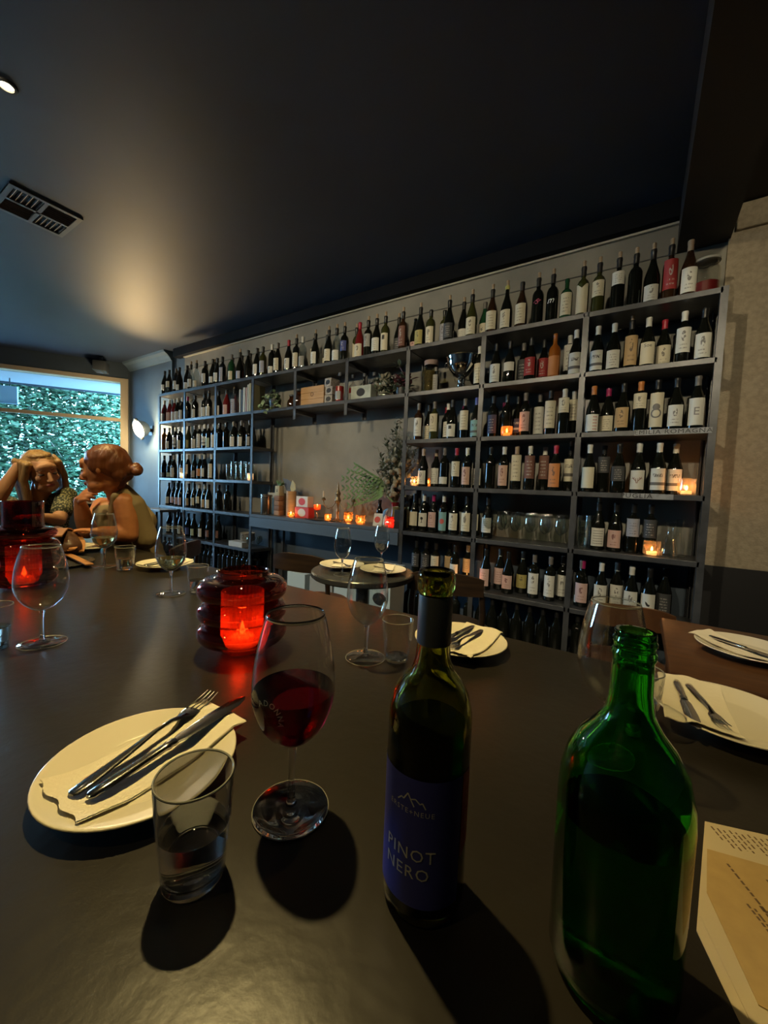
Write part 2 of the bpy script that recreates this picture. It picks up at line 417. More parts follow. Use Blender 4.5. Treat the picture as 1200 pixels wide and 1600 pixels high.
# ------------------------------------------------------------------ outside: pavement, canopy edge, hanging sign, hedge trees
b = NB(); box(b, -40, -5, -25, 30, -.35, -.13)
cut = wpt(2, .2)
bmesh.ops.bisect_plane(b, geom=b.verts[:]+b.edges[:]+b.faces[:], plane_co=(cut[0], cut[1], 0), plane_no=(NXW, NYW, 0), clear_outer=True)
bmesh.ops.holes_fill(b, edges=b.edges[:])
o = solo('pavement', b, pbr('pale_pavement', (.7, .7, .68), .8, var=.1, scale=2), 'pale pavement outside the window', 'pavement'); o['kind'] = 'structure'
b = NB(); wallbox(b, -.3, 3.4, 2.80, 2.86, .2, 1.15)
o = solo('shop_canopy', b, pbr('pale_canopy', (.35, .42, .50), .6), 'pale blue canopy edge across the top of the window outside', 'canopy', smooth=False)
b = NB(); wallbox(b, -.3, 3.4, 2.765, 2.80, 1.13, 1.15)
part('canopy_edge', b, pbr('canopy_dark_edge', (.05, .07, .09), .5), o, False)
sg = thing('hanging_sign', 'plain blue grey hanging sign board outside the window at far left', 'sign')
b = NB(); wallbox(b, 1.80, 2.35, 2.36, 2.66, .75, .80); part('sign_board', b, pbr('sign_blue', (.25, .42, .55), .6), sg, False)
b = NB()
for t in (1.9, 2.25): wallbox(b, t, t+.015, 2.655, 2.799, .77, .785)
part('hanger', b, M_STEEL, sg, False)
leafm = []
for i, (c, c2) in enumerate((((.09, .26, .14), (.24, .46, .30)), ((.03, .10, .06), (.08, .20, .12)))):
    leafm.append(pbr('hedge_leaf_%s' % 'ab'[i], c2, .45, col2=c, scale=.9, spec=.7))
M_BARK = pbr('pale_bark', (.45, .46, .40), .8, var=.2, scale=8)
tl = ['tall leafy tree behind the window beside the slate blue wall', 'leafy tree behind the middle of the window', 'leafy tree behind the window at far left', 'leafy tree hidden left of the frame edge outside']
for k, tc in enumerate((.35, 1.75, 3.1)):
    px, py = wpt(tc, 3.1)
    t = thing('hedge_tree', tl[k], 'tree', (px, py, -.13), 0, 'trees outside the window')
    b = NB(); tube(b, [(0, 0, 0), (.03, .02, .9), (-.02, .05, 1.8), (.05, 0, 3.2)], [.07, .06, .045, .02]); part('trunk', b, M_BARK, t)
    for j in range(7):
        a = random.uniform(0, 2*PI); z = random.uniform(.8, 2.6); q = (math.cos(a), math.sin(a))
        b = NB(); tube(b, [(0, 0, z), (q[0]*.35, q[1]*.35, z+.3), (q[0]*.8, q[1]*.8, z+.45+random.random()*.3)], [.018, .012, .005], 6)
        part('branch', b, M_BARK, t)
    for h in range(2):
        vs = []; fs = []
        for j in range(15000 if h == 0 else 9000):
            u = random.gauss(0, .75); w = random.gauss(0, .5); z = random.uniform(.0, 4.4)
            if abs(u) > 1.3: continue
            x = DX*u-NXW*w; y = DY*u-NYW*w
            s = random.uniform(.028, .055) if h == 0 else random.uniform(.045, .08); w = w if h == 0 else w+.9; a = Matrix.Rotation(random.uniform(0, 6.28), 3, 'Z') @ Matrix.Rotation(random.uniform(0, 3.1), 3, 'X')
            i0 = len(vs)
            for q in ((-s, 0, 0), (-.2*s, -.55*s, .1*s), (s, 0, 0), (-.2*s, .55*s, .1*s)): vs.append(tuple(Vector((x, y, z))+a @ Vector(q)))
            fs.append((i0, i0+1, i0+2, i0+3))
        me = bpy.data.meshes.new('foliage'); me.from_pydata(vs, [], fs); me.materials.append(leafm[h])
        fo = bpy.data.objects.new('foliage', me); link(fo, t); fo['kind'] = 'stuff'

# ------------------------------------------------------------------ ceiling fittings and lamps
def downlight(x, y, watts, label, size=110, blend=.7, z=CEIL):
    t = thing('ceiling_downlight', label, 'downlight', (x, y, z), 0, 'recessed ceiling downlights')
    b = NB(); lathe(b, [(.030, -.001), (.030, -.010), (.042, -.010), (.046, -.004), (.046, 0)], 24); part('trim_ring', b, pbr('black_ring', (.03, .03, .03), .4), t)
    b = NB(); lathe(b, [(0, -.003), (.028, -.003)], 24); part('bulb', b, emis('warm_bulb', (1, .80, .45), 30), t)
    l = lamp('SPOT', 'downlight_or_fill_beam', (x, y, z-.02), watts, WARM, spot_size=math.radians(size), spot_blend=blend, shadow_soft_size=.028)
    return t
downlight(-2.827, .67, 150, 'small lit downlight in the dark ceiling at the upper left', 84, .8)
downlight(-1.065, .70, 240, 'downlight above the red lantern on the long table', 82, 1.0)
downlight(.95, .62, 48, 'downlight above the right end of the long table', 90, 1.0)
for i, (x, w_) in enumerate(((-4.6, 140), (-2.9, 165), (-1.2, 190), (.5, 195))):
    t = thing('track_spotlight', '%s black track spotlight behind the viewer, aimed at the wine shelves' % ('leftmost', 'second', 'third', 'rightmost')[i], 'spotlight', (x, -.9, CEIL), 0, 'track spotlights behind the viewer')
    aim = Vector((x*.0+0, 3.9, -1.75)).normalized(); Q = aim.to_track_quat('Z', 'Y').to_matrix().to_4x4(); Q.translation = Vector((0, 0, -.12))
    b = NB(); lathe(b, [(0, -.07), (.038, -.068), (.042, 0), (.042, .05), (.038, .05), (.036, .0), (0, -.01)], 24, Q); part('spot_can', b, pbr('black_ring', (.03, .03, .03), .4), t)
    b = NB(); tube(b, [(0, 0, 0), (0, 0, -.10)], .008, 8); part('stem', b, M_STEEL, t)
    l = lamp('SPOT', 'track_beam', (x, -.84, CEIL-.15), w_, (1, .84, .56), spot_size=math.radians(68), spot_blend=.6, shadow_soft_size=.04)
    l.rotation_euler = Vector((0, -3.9, 1.55)).to_track_quat('Z', 'Y').to_euler()
lamp('SPOT', 'downlight_or_fill_beam', (-1.0, -1.15, CEIL-.02), 22, WARM, spot_size=2.4, spot_blend=.8, shadow_soft_size=.04)  # added fill light behind the viewer for ambience, no fitting here
# louvred vent
v = thing('ceiling_vent', 'square louvred air vent in the ceiling at upper left', 'vent', (-3.905, 1.09, CEIL))
M_VENT = pbr('vent_grey', (.07, .08, .095), .5); M_VOID = pbr('vent_void', (.004, .004, .005), .8)
b = NB()
for (x0, x1, y0, y1) in ((-.21, .21, -.21, -.18), (-.21, .21, .18, .21), (-.21, -.18, -.18, .18), (.18, .21, -.18, .18), (-.012, .012, -.18, .18), (-.18, .18, -.012, .012)):
    box(b, x0, x1, y0, y1, -.014, 0)
part('vent_frame', b, M_VENT, v, False)
b = NB(); box(b, -.2, .2, -.2, .2, -.002, 0); part('backing', b, M_VOID, v, False)
for q in range(4):
    cx0 = -.096 if q % 2 == 0 else .096; cy0 = -.096 if q < 2 else .096
    for i in range(6):
        b = NB(); u = -.072+i*.029
        if q in (0, 3): box(b, -.003, .003, -.08, .08, -.011, -.001)
        else: box(b, -.08, .08, -.003, .003, -.011, -.001)
        o = part('slat', b, M_VENT, v, False); o.location = (cx0+(u if q in (0, 3) else 0), cy0+(u if q in (1, 2) else 0), 0)
        o.rotation_euler = (0, .6, 0) if q in (0, 3) else (.6, 0, 0)
# wall lamp
sx, sy, sz = -6.76, 3.12, 1.95
wl = thing('wall_lamp', 'lit round glass bulkhead lamp on the slate blue wall by the window', 'lamp', (sx, sy, sz)); wl.scale = (1.25, 1.25, 1.25)
aim = Vector((.05, -.85, -.30)).normalized(); Q = aim.to_track_quat('Z', 'Y').to_matrix().to_4x4()
b = NB(); lathe(b, [(0, -.11), (.06, -.10), (.10, -.05), (.112, .01), (.115, .02), (.108, .022), (.10, .01)], 32, Q); part('lamp_housing', b, pbr('lamp_shell_grey', (.35, .36, .38), .35), wl)
b = NB(); lathe(b, smoothprof([(.104, .008), (.098, .018), (.07, .030), (.03, .036), (0, .038)], 4), 32, Q); part('lamp_lens', b, emis('lamp_glow', (1, .84, .55), 4), wl)
b = NB(); tube(b, [(0, .03, 0), (.0, .135, 0)], .022, 12); box(b, -.045, .045, .135, .145, -.06, .06); part('wall_bracket', b, M_STEEL, wl)
for s_ in (1, -1):
    b = NB(); p = Q @ Vector((0, s_*.118, .01)); lathe(b, [(0, -.02), (.018, -.018), (.02, 0), (.018, .018), (0, .02)], 12, Matrix.Translation(p) @ Q); part('clamp_knob', b, M_STEEL, wl)
l = lamp('POINT', 'wall_lamp_light', (sx+aim.x*.14+.14, sy+aim.y*.14, sz+.14*aim.z), 75, (1, .76, .42), shadow_soft_size=.07)
l = lamp('SPOT', 'wall_lamp_upward_light', (sx+.14, sy-.10, sz+.14), 140, (1, .66, .28), spot_size=math.radians(66), spot_blend=.9, shadow_soft_size=.06)
l.rotation_euler = Vector((-1.7, .42, -.98)).to_track_quat('Z', 'Y').to_euler()
# corner speaker
sp = thing('speaker', 'small black speaker mounted high in the corner above the window', 'speaker', (*wpt(.36, -.24), 2.93), math.radians(-35))
b = NB(); box(b, -.12, .12, -.09, .09, -.06, .10, .012); part('cabinet', b, pbr('speaker_black', (.05, .055, .06), .5), sp)
b = NB(); box(b, -.105, .105, -.094, -.088, -.05, .085); part('grille', b, pbr('speaker_grille', (.09, .10, .11), .6), sp)
b = NB(); box(b, -.02, .02, -.02, .02, .09, .185); part('bracket', b, M_STEEL, sp)

# ------------------------------------------------------------------ the steel shelving
PX = [-5.817, -5.169, -4.476, -3.771, -3.091, -2.401, -1.733, -1.071, -.375, .326]
SZ = [2.37, 1.98, 1.58, 1.183, .79, .377, .03]
sh = thing('wine_shelving', 'dark steel wall shelving crowded with wine bottles', 'shelving')
FY0, FY1 = 2.945, 3.255
def post(x, y, z0, z1, name='post'):
    b = NB(); box(b, x-.018, x+.018, y-.004, y+.004, z0, z1); box(b, x-.018, x-.010, y, y+(.028 if y < 3.1 else -.028), z0, z1)
    return part(name, b, M_STEEL, sh, False)
for i, x in enumerate(PX):
    if 3 < i < 6:
        post(x, FY0, 1.84, 2.372, 'hanging_post'); post(x, FY1, 1.84, 2.372, 'hanging_post')
        for z in (2.34, 1.945):
            b = NB(); box(b, x-.012, x+.012, FY0, FY1, z-.04, z); part('bracket_arm', b, M_STEEL, sh, False)
    else:
        post(x, FY0, 0, 2.372); post(x, FY1, 0, 2.372)
        for z in SZ[:-1]:
            b = NB(); box(b, x-.012, x+.012, FY0, FY1, z-.038, z-.006); part('bracket_arm', b, M_STEEL, sh, False)
def board(x0, x1, z):
    b = NB(); box(b, x0+.006, x1-.006, FY0-.004, FY1, z-.034, z-.001, .002); return part('shelf_board', b, M_STEEL, sh, False)
for i in range(9):
    x0, x1 = PX[i], PX[i+1]
    board(x0, x1, 2.37)
    if 3 <= i <= 5: board(x0, x1, 1.98); continue
    for z in SZ[1:]: board(x0, x1, z)
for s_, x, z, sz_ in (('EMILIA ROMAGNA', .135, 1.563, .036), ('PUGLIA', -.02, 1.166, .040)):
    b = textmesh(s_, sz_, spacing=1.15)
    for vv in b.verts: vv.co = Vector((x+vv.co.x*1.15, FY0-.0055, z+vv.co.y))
    b2_ = NB(); box(b2_, x-.19 if 'E' in s_ else x-.07, x+.19, FY0-.0052, FY0-.004, z-.017, z+.017); part('edge_reflection_strip', b2_, pbr('painted_edge_reflection', (.26, .27, .28), .5, var=.2, scale=30), sh, False)  # light grey strip paints in the reflection along the steel edge
    part('handwriting', b, M_INKK, sh, False, label='black marker writing reading %s' % s_)

# counter
ct = thing('counter', 'blue grey wall counter between the shelf bays', 'counter')
b = NB(); box(b, PX[3]+.02, PX[6]-.02, 2.935, 3.28, .765, .80, .003); part('counter_top', b, pbr('counter_slate', (.085, .10, .12), .35), ct, False)
b = NB(); box(b, PX[3]+.02, PX[6]-.02, 2.925, 2.955, .655, .764, .002); part('apron', b, pbr('counter_blue', (.07, .095, .125), .45), ct, False)
b = NB(); box(b, -3.55, -3.52, 3.22, 3.25, 0, .765); part('leg', b, M_STEEL, ct, False)
# narrow ledge table by the first bay
lt = thing('ledge_table', 'dark ledge table before the leftmost shelf bay', 'table', (-5.50, 2.78, 0))
b = NB(); box(b, -.27, .27, -.12, .12, .725, .755, .004); part('tabletop', b, pbr('ledge_top', (.07, .085, .10), .3), lt, False)
for q in ((-.24, -.09), (.24, -.09), (-.24, .09), (.24, .09)):
    b = NB(); box(b, q[0]-.015, q[0]+.015, q[1]-.015, q[1]+.015, 0, .725); part('leg', b, M_STEEL, lt, False)

# ------------------------------------------------------------------ bottles
def bprof(shape, H):
    if shape == 'B': p = [(0, .003), (.033, 0), (.0400, .004), (.0405, .02), (.0405, .60), (.0390, .66), (.031, .72), (.019, .755), (.0145, .79), (.014, .93), (.0158, .94), (.0158, .975), (.0145, 1), (.008, 1)]
    elif shape == 'U': p = [(0, .003), (.038, 0), (.0445, .004), (.045, .02), (.045, .44), (.0425, .52), (.034, .62), (.023, .72), (.0165, .80), (.0145, .87), (.0142, .94), (.0165, .95), (.0165, .98), (.0148, 1), (.008, 1)]
    elif shape == 'M': p = [(0, .003), (.045, 0), (.050, .004), (.050, .02), (.050, .50), (.046, .60), (.034, .70), (.020, .80), (.016, .88), (.015, .97), (.017, .98), (.016, 1), (.008, 1)]
    else: p = [(0, .003), (.026, 0), (.030, .004), (.030, .55), (.028, .62), (.018, .70), (.014, .76), (.014, .95), (.016, 1), (.008, 1)]
    return [(r, z*H if i > 2 else z) for i, (r, z) in enumerate(p)]
BR = {'B': .0405, 'U': .045, 'M': .050, 'S': .030}
BC = {}
def bmesh_cached(shape, H, gl):
    k = ('b', shape, H, gl)
    if k not in BC:
        b = NB(); lathe(b, bprof(shape, H), 20); BC[k] = mesh_from_bm('bottle_body', b, GL[gl], True, .9)
    return BC[k]
def cap_cached(shape, H, c, z0=.76):
    k = ('c', shape, H, c)
    if k not in BC:
        b = NB(); lathe(b, [(.0168, z0*H+.02), (.0160, .93*H), (.0178, .945*H), (.0178, .985*H), (.0165, H+.001), (0, H+.0015)], 16)
        BC[k] = mesh_from_bm('capsule', b, pbr('capsule_'+CAPC[c][1].replace(' ', '_'), CAPC[c][0], .35), True, .8)
    return BC[k]
def cork_cached(H, col=None):
    k = ('k', H, col)
    if k not in BC:
        b = NB(); lathe(b, [(0, H-.01), (.0105, H-.01), (.0118, H+.038), (.010, H+.041), (0, H+.042)], 12)
        BC[k] = mesh_from_bm('cork', b, M_CORK, True, .8)
    return BC[k]
def label_cached(shape, H, lo, hi, col, st):
    k = ('l', shape, H, lo, hi, col, st)
    if k not in BC:
        b = NB(); a = .98 if shape == 'U' else 1.05
        cpatch(b, BR[shape]+.0006, lo*H, hi*H, -a, a, 10)
        stl = {'t': 't', 'e': 'e', 's': 's', '-': '-'}.get(st, '-')
        ink = (.5, .5, .46) if col in 'NDBMR' else ((.12, .02, .02) if col in 'PS' else (.06, .05, .045))
        BC[k] = mesh_from_bm('label', b, label_mat(LC[col][1].replace(' ', '_'), LC[col][0], ink, stl), True)
    return BC[k]
def decal(st, R, z0, z1):
    b = NB(); c = (z0+z1)/2; h = z1-z0; ink = M_INKK
    if st == 'm':
        b.free(); b = textmesh('m', .062); 
        for v_ in b.verts: v_.co.x += v_.co.y*.35
        ink = M_INKW; c = .155
    elif st == 'pink':
        b.free(); b = textmesh('S', .05)
        for v_ in b.verts: v_.co.x += v_.co.y*.35
        stroke2(b, [(-.026, -.004), (-.010, .010), (.008, .002), (.026, .012)], .005)
        ink = pbr('pink_print', (.38, .06, .13), .5); c = .165
    elif st == 'E': b.free(); b = textmesh('E', .066); ink = pbr('grey_print', (.16, .15, .14), .5)
    elif st == 'soe': b.free(); b = textmesh('Soe', .030); c = z1-.022
    elif st == 'ring': disc2(b, 0, 0, .030, .016, 20); ink = M_INKK
    elif st == 'sq': stroke2(b, [(0, h*.12), (0, h*.38)], .026)
    elif st == 'v': poly(b, [(-.030, h*.5), (.0, h*.5-.028), (.030, h*.5)]); ink = GL['o']
    elif st == 'dot': disc2(b, .004, 0, .022, 0, 18); ink = pbr('coral_print', (.5, .10, .08), .5)
    elif st == 'cup': disc2(b, 0, .012, .013, 0, 12); stroke2(b, [(0, .005), (0, -.022)], .004); stroke2(b, [(-.010, -.024), (.010, -.024)], .003)
    elif st == 'face': disc2(b, 0, .018, .021, 0, 16); disc2(b, 0, -.022, .030, .021, 16); ink = pbr('grey_print', (.16, .15, .14), .5)
    elif st == 'ant':
        for s_ in (-1, 1):
            stroke2(b, [(s_*.002, -.022), (s_*.006, -.006), (s_*.016, .002), (s_*.026, .018)], .0035)
            stroke2(b, [(s_*.006, -.006), (s_*.006, .010)], .003); stroke2(b, [(s_*.016, .002), (s_*.015, .016)], .003); stroke2(b, [(s_*.020, .008), (s_*.031, .008)], .003)
        ink = pbr('brown_print', (.20, .07, .04), .5)
    elif st == 'bird': poly(b, [(-.014, .016), (-.004, .010), (.004, .0), (.014, -.004), (.010, -.016), (-.002, -.014), (-.010, -.002)])
    elif st == 'lines':
        for r_ in range(6):
            for q in range(6): stroke2(b, [(-.028+q*.0105, -h*.36+r_*h*.14), (-.0205+q*.0105, -h*.36+r_*h*.14)], .0035)
    elif st == 'chk':
        for r_ in range(5):
            for q in range(3): stroke2(b, [(.008+q*.009, -h*.38+r_*h*.18), (.014+q*.009, -h*.38+r_*h*.18)], .006)
        ink = pbr('red_check_print', (.35, .05, .05), .5)
    else: b.free(); return None
    bmesh.ops.triangulate(b, faces=b.faces[:])
    for _ in range(2): bmesh.ops.subdivide_edges(b, edges=[e for e in b.edges if e.calc_length() > .009], cuts=1, use_grid_fill=False)
    bmesh.ops.triangulate(b, faces=b.faces[:])
    bend(b, R+.0014, c); return b, ink
ORD = ['', 'first', 'second', 'third', 'fourth', 'fifth', 'sixth', 'seventh', 'eighth', 'ninth', 'tenth', 'eleventh', 'twelfth', 'thirteenth']
BAYN = ['leftmost bay', 'second bay from left', 'third bay from left', 'left bay over counter', 'middle bay over counter', 'right bay over counter', 'bay right of counter', 'second bay from right', 'rightmost bay']
ROWN = {2.37: 'top shelf', 1.98: 'second shelf down', 1.58: 'third shelf down', 1.183: 'fourth shelf down', .79: 'fifth shelf down', .377: 'sixth shelf down'}
NBOT = [0]
def wine_bottle(x, y, z, shape, gl, lab, lo, hi, cap, st='t', H=.30, label='', group='', rz=0):
    NBOT[0] += 1
    t = thing('wine_bottle', label, 'bottle', (x, y, z), rz, group)
    part('bottle_body', bmesh_cached(shape, H, gl), None, t)
    if lab != '-':
        part('label', label_cached(shape, H, lo, hi, lab, st), None, t)
    if st not in 'tes-':
        r_ = decal(st, BR[shape], lo*H, hi*H)
        if r_: part('label_print', r_[0], r_[1], t, False)
    if cap == 'c':
        part('capsule', cap_cached(shape, H, 'k'), None, t); part('cork', cork_cached(H), None, t)
    elif cap == 'y':
        part('wax_seal', cap_cached(shape, H, 'y', .86), None, t); part('cork', cork_cached(H), None, t)
    elif cap in CAPC: part('capsule', cap_cached(shape, H, cap), None, t)
    return t
ROWS = [
('TOP',2.370,3.03,'-5.842 U k W 20 42 k t;-5.721 U k C 28 52 k t;-5.645 U k P 10 38 k t;-5.546 B k W 15 48 g t;-5.455 U k W 8 30 k t;-5.365 B k W 12 45 g t;-5.264 U k W 8 32 k t;-5.171 U c W 12 42 c t;-5.043 U c C 8 32 c t;-4.954 U k W 30 55 k t;-4.852 B k W 20 52 k t;-4.770 U k D 8 36 c t;-4.679 U k W 12 34 k t;-4.585 U k W 14 45 k t;-4.476 B k L 10 60 k t;-4.391 B k P 6 34 k e;-4.295 B g C 10 40 g t;-4.207 B k W 12 55 k ring;-4.129 U k L 8 34 c t;-4.049 U k R 12 40 k s;-3.978 U k - 0 0 k t;-3.908 U k L 10 38 c s;-3.821 U k W 12 45 k t;-3.716 B o L 14 52 k t;-3.634 B k P 2 60 k t .28;-3.564 B k W 5 28 w e;-3.469 U k C 12 50 g t;-3.391 B k G 30 62 k t;-3.296 U k W 10 42 r e;-3.179 B k C 12 54 c t;-3.084 B c G 10 40 w t;-3.000 B k C 32 66 c t;-2.904 U k W 10 44 c t;-2.820 U c C 8 30 c e;-2.721 U k C 10 44 c t;-2.616 U c W 8 36 c t;-2.518 B k B 30 58 c e;-2.434 B o C 10 58 c v;-2.332 U r C 6 40 r e;-2.233 B k G 28 62 c e;-2.136 U k W 12 46 c t;-2.040 B o C 10 54 c sq;-1.949 U k D 8 44 c t;-1.853 B w M 12 62 c e;-1.775 U k P 12 30 - e .27;-1.680 U k Y 8 42 c e;-1.579 B o C 8 52 k e .27;-1.492 B o L 12 62 k e .28;-1.411 U k D 10 44 c t;-1.320 U k W 8 34 c t;-1.215 U o C 8 46 c e;-1.138 U g C 6 42 g e .27;-1.052 U w C 10 50 c t;-0.940 U k C 8 46 y e;-0.829 U w C 10 52 k t;-0.714 B k - 0 0 c pink;-0.615 B k - 0 0 c m;-0.522 B g C 12 64 - t .26;-0.420 B o C 8 64 c v;-0.324 B o C 34 64 c e;-0.211 B k W 48 72 c t;-0.117 B k - 0 0 c t;-0.026 U k W 6 34 c e;0.066 B w R 20 72 c e;0.160 U w W 8 50 t e'),
('A2',1.980,3.05,'-5.829 U r W 5 40 w t;-5.737 U r P 5 42 w t;-5.618 U r W 5 42 w t;-5.524 U k W 5 42 w t;-5.412 U k W 5 45 w t'),
('A3',1.580,3.05,'-5.881 B a - 0 0 k t;-5.793 U k W 8 40 w t;-5.715 U k P 8 40 w t;-5.579 B k W 12 55 w s;-5.463 B k C 6 42 w t;-5.398 U g W 6 45 w t'),
('A4',1.183,3.05,'-5.823 U k G 5 24 k t;-5.724 U k V 5 24 k t;-5.624 U k W 4 45 w t;-5.540 U k P 6 50 w t;-5.392 U k W 6 45 k t'),
('A5',0.790,3.05,'-5.810 U k C 8 38 k t;-5.723 U k C 5 36 k t;-5.619 U k P 12 38 k t;-5.518 U k P 8 38 k t;-5.419 U k P 6 38 k t'),
('A6',0.377,3.05,'-5.726 U k W 10 44 k t;-5.652 U k W 10 44 k t;-5.580 U k W 10 44 k t;-5.506 U k W 8 44 k t;-5.429 U k W 8 44 k t'),
('B2',1.980,3.05,'-5.281 B k D 10 45 m t;-5.131 B k W 8 42 k t;-5.014 B k W 8 44 k t;-4.885 B k W 8 44 k t;-4.787 B k W 8 45 c t;-4.700 B k W 8 45 c t'),
('B3',1.580,3.05,'-5.254 U o Y 8 40 k t;-5.178 U k W 8 42 w t;-5.100 U k W 5 42 g t;-4.987 B k W 6 62 w t;-4.871 B k W 14 50 w s;-4.776 B k V 6 44 g t;-4.719 B g T 8 55 w -;-4.663 B k W 6 55 k t'),
('B4',1.183,3.05,'-5.257 U k C 20 60 w t;-5.163 U k G 6 34 k t;-5.073 U k W 5 34 k t;-4.972 U k O 12 42 w t;-4.877 U k W 10 44 w t;-4.801 U k Y 8 42 k t;-4.711 U k C 6 62 w t'),
('B5',0.790,3.05,'-5.226 U k K 8 38 k t;-5.110 U k C 10 42 c t;-4.984 U k C 20 48 w t;-4.861 U k K 6 38 w t;-4.767 U k W 5 38 k t;-4.688 U k W 6 34 k t'),
('B6',0.377,3.05,'-5.195 U k B 10 40 k t;-5.117 U k V 10 38 k t;-5.032 U k H 12 44 k t;-4.919 U k W 10 44 k t;-4.831 U k M 10 40 k t;-4.751 U k M 14 42 k t;-4.672 U k M 10 40 k t'),
('C2',1.980,3.05,'-4.576 U k W 6 42 k t;-4.456 U r P 6 42 k t;-4.352 U r P 3 24 k e;-4.262 B c L 4 60 c t'),
('C3',1.580,3.05,'-4.500 B k - 0 0 k t;-4.427 B k - 0 0 k t;-4.342 B k V 18 60 g t;-4.258 U k W 5 42 g t;-4.177 U k W 5 46 g t;-4.108 U k W 5 40 g t;-4.035 M k W 10 24 g -;-3.952 U k G 6 38 k t'),
('C5',0.790,3.08,'-4.587 B k - 0 0 k t;-4.471 B k - 0 0 k t'),
('G2',1.980,3.05,'-1.517 S k G 6 70 g t .19;-1.134 B k C 10 58 w t'),
('G3',1.580,3.05,'-1.699 B w W 12 60 g e;-1.607 U k C 4 42 k t;-1.514 B o C 22 68 g e;-1.425 B k W 10 50 w t;-1.349 U k W 6 38 k sq;-1.239 B k C 22 70 g t;-1.141 U k T 5 44 b s'),
('G4',1.183,3.05,'-1.599 U k W 6 42 t e;-1.519 U k W 8 50 t t;-1.400 B k W 8 26 g -;-1.291 B k C 28 66 r e;-1.198 B k S 8 52 w e;-1.111 B k W 8 50 w t'),
('G5',0.790,3.05,'-1.751 U k W 12 45 k t;-1.676 U k C 14 52 k -;-1.574 U k W 14 50 w cup;-1.481 U k P 14 54 m e;-1.386 B k T 8 56 w dot;-1.287 U k C 12 55 k e;-1.178 U k C 12 58 k e;-1.111 U k C 14 55 k t;-1.054 U k W 14 50 k t'),
('G6',0.377,3.05,'-1.629 B k D 30 66 k t;-1.533 B k D 30 66 k t;-1.440 B k C 30 66 k t;-1.350 B k K 34 66 k t;-1.262 B k W 22 52 k t;-1.182 B k K 30 66 w t'),
('H2',1.980,3.05,'-1.010 U k W 8 50 k e;-0.898 U k W 30 50 k -;-0.819 U k D 10 60 g t;-0.744 U k R 14 54 k e;-0.670 U k R 14 56 k e;-0.580 B a O 8 50 a -;-0.494 B k W 22 78 w t;-0.418 U k W 6 50 w s'),
('H3',1.580,3.05,'-1.020 B k N 10 54 k t;-0.897 B k - 0 0 k t;-0.837 U k N 12 46 k s;-0.760 B k P 12 56 g e;-0.676 B k W 8 70 g t;-0.584 B k C 16 76 k t;-0.492 B k C 48 80 w e;-0.413 B k C 34 80 w t'),
('H4',1.183,3.05,'-1.006 B k - 0 0 k t;-0.898 B k S 8 56 w e;-0.802 B k C 20 80 t t;-0.704 B k M 26 78 w t;-0.617 B k M 26 80 w t;-0.526 U k O 8 60 r e;-0.428 B k C 22 72 c s'),
('H6',0.377,3.05,'-0.997 U k P 10 52 k t;-0.909 U k P 14 54 w t;-0.818 U k P 12 44 k e;-0.731 U k Y 14 46 w e;-0.627 B k W 10 58 g e;-0.513 B k W 10 58 g e;-0.410 B k W 10 58 g e;-0.339 B k W 8 24 g -'),
('I2',1.980,3.05,'-0.313 U k W 8 48 w s;-0.212 U k W 8 44 w t;-0.114 B k K 10 68 c e;-0.023 U k C 8 50 w soe;0.064 U k C 8 48 r e;0.160 B k W 22 68 w e;0.257 U k W 8 52 k e'),
('I3',1.580,3.05,'-0.319 U k W 5 40 o chk;-0.226 U k C 8 40 m t;-0.133 U k K 10 50 k e;-0.039 B k C 46 76 o e;0.052 B k C 8 74 k face;0.150 U k W 8 48 k e;0.252 U k W 8 58 g E'),
('I4',1.183,3.05,'-0.318 U k C 8 52 w -;-0.226 B k D 42 76 k t;-0.132 U k D 24 54 k t;-0.021 U k W 8 46 w ant;0.087 U k W 8 50 w s;0.176 U k W 8 50 w s'),
('I5',0.790,3.05,'-0.228 U k W 8 46 c lines;-0.125 U k P 8 44 k e;-0.026 B k L 34 70 k t;0.068 B k D 34 70 k t'),
('I6',0.377,3.05,'-0.302 U k P 10 52 m e;-0.186 U k W 10 54 w e;-0.097 U k W 10 54 w e;-0.010 U k W 10 50 w e;0.089 U k W 10 50 k bird;0.174 U k D 10 50 k t'),
]
def bay_of(x):
    for i in range(9):
        if x < PX[i+1]+.02: return i
    return 8
back = []; CNT = {}
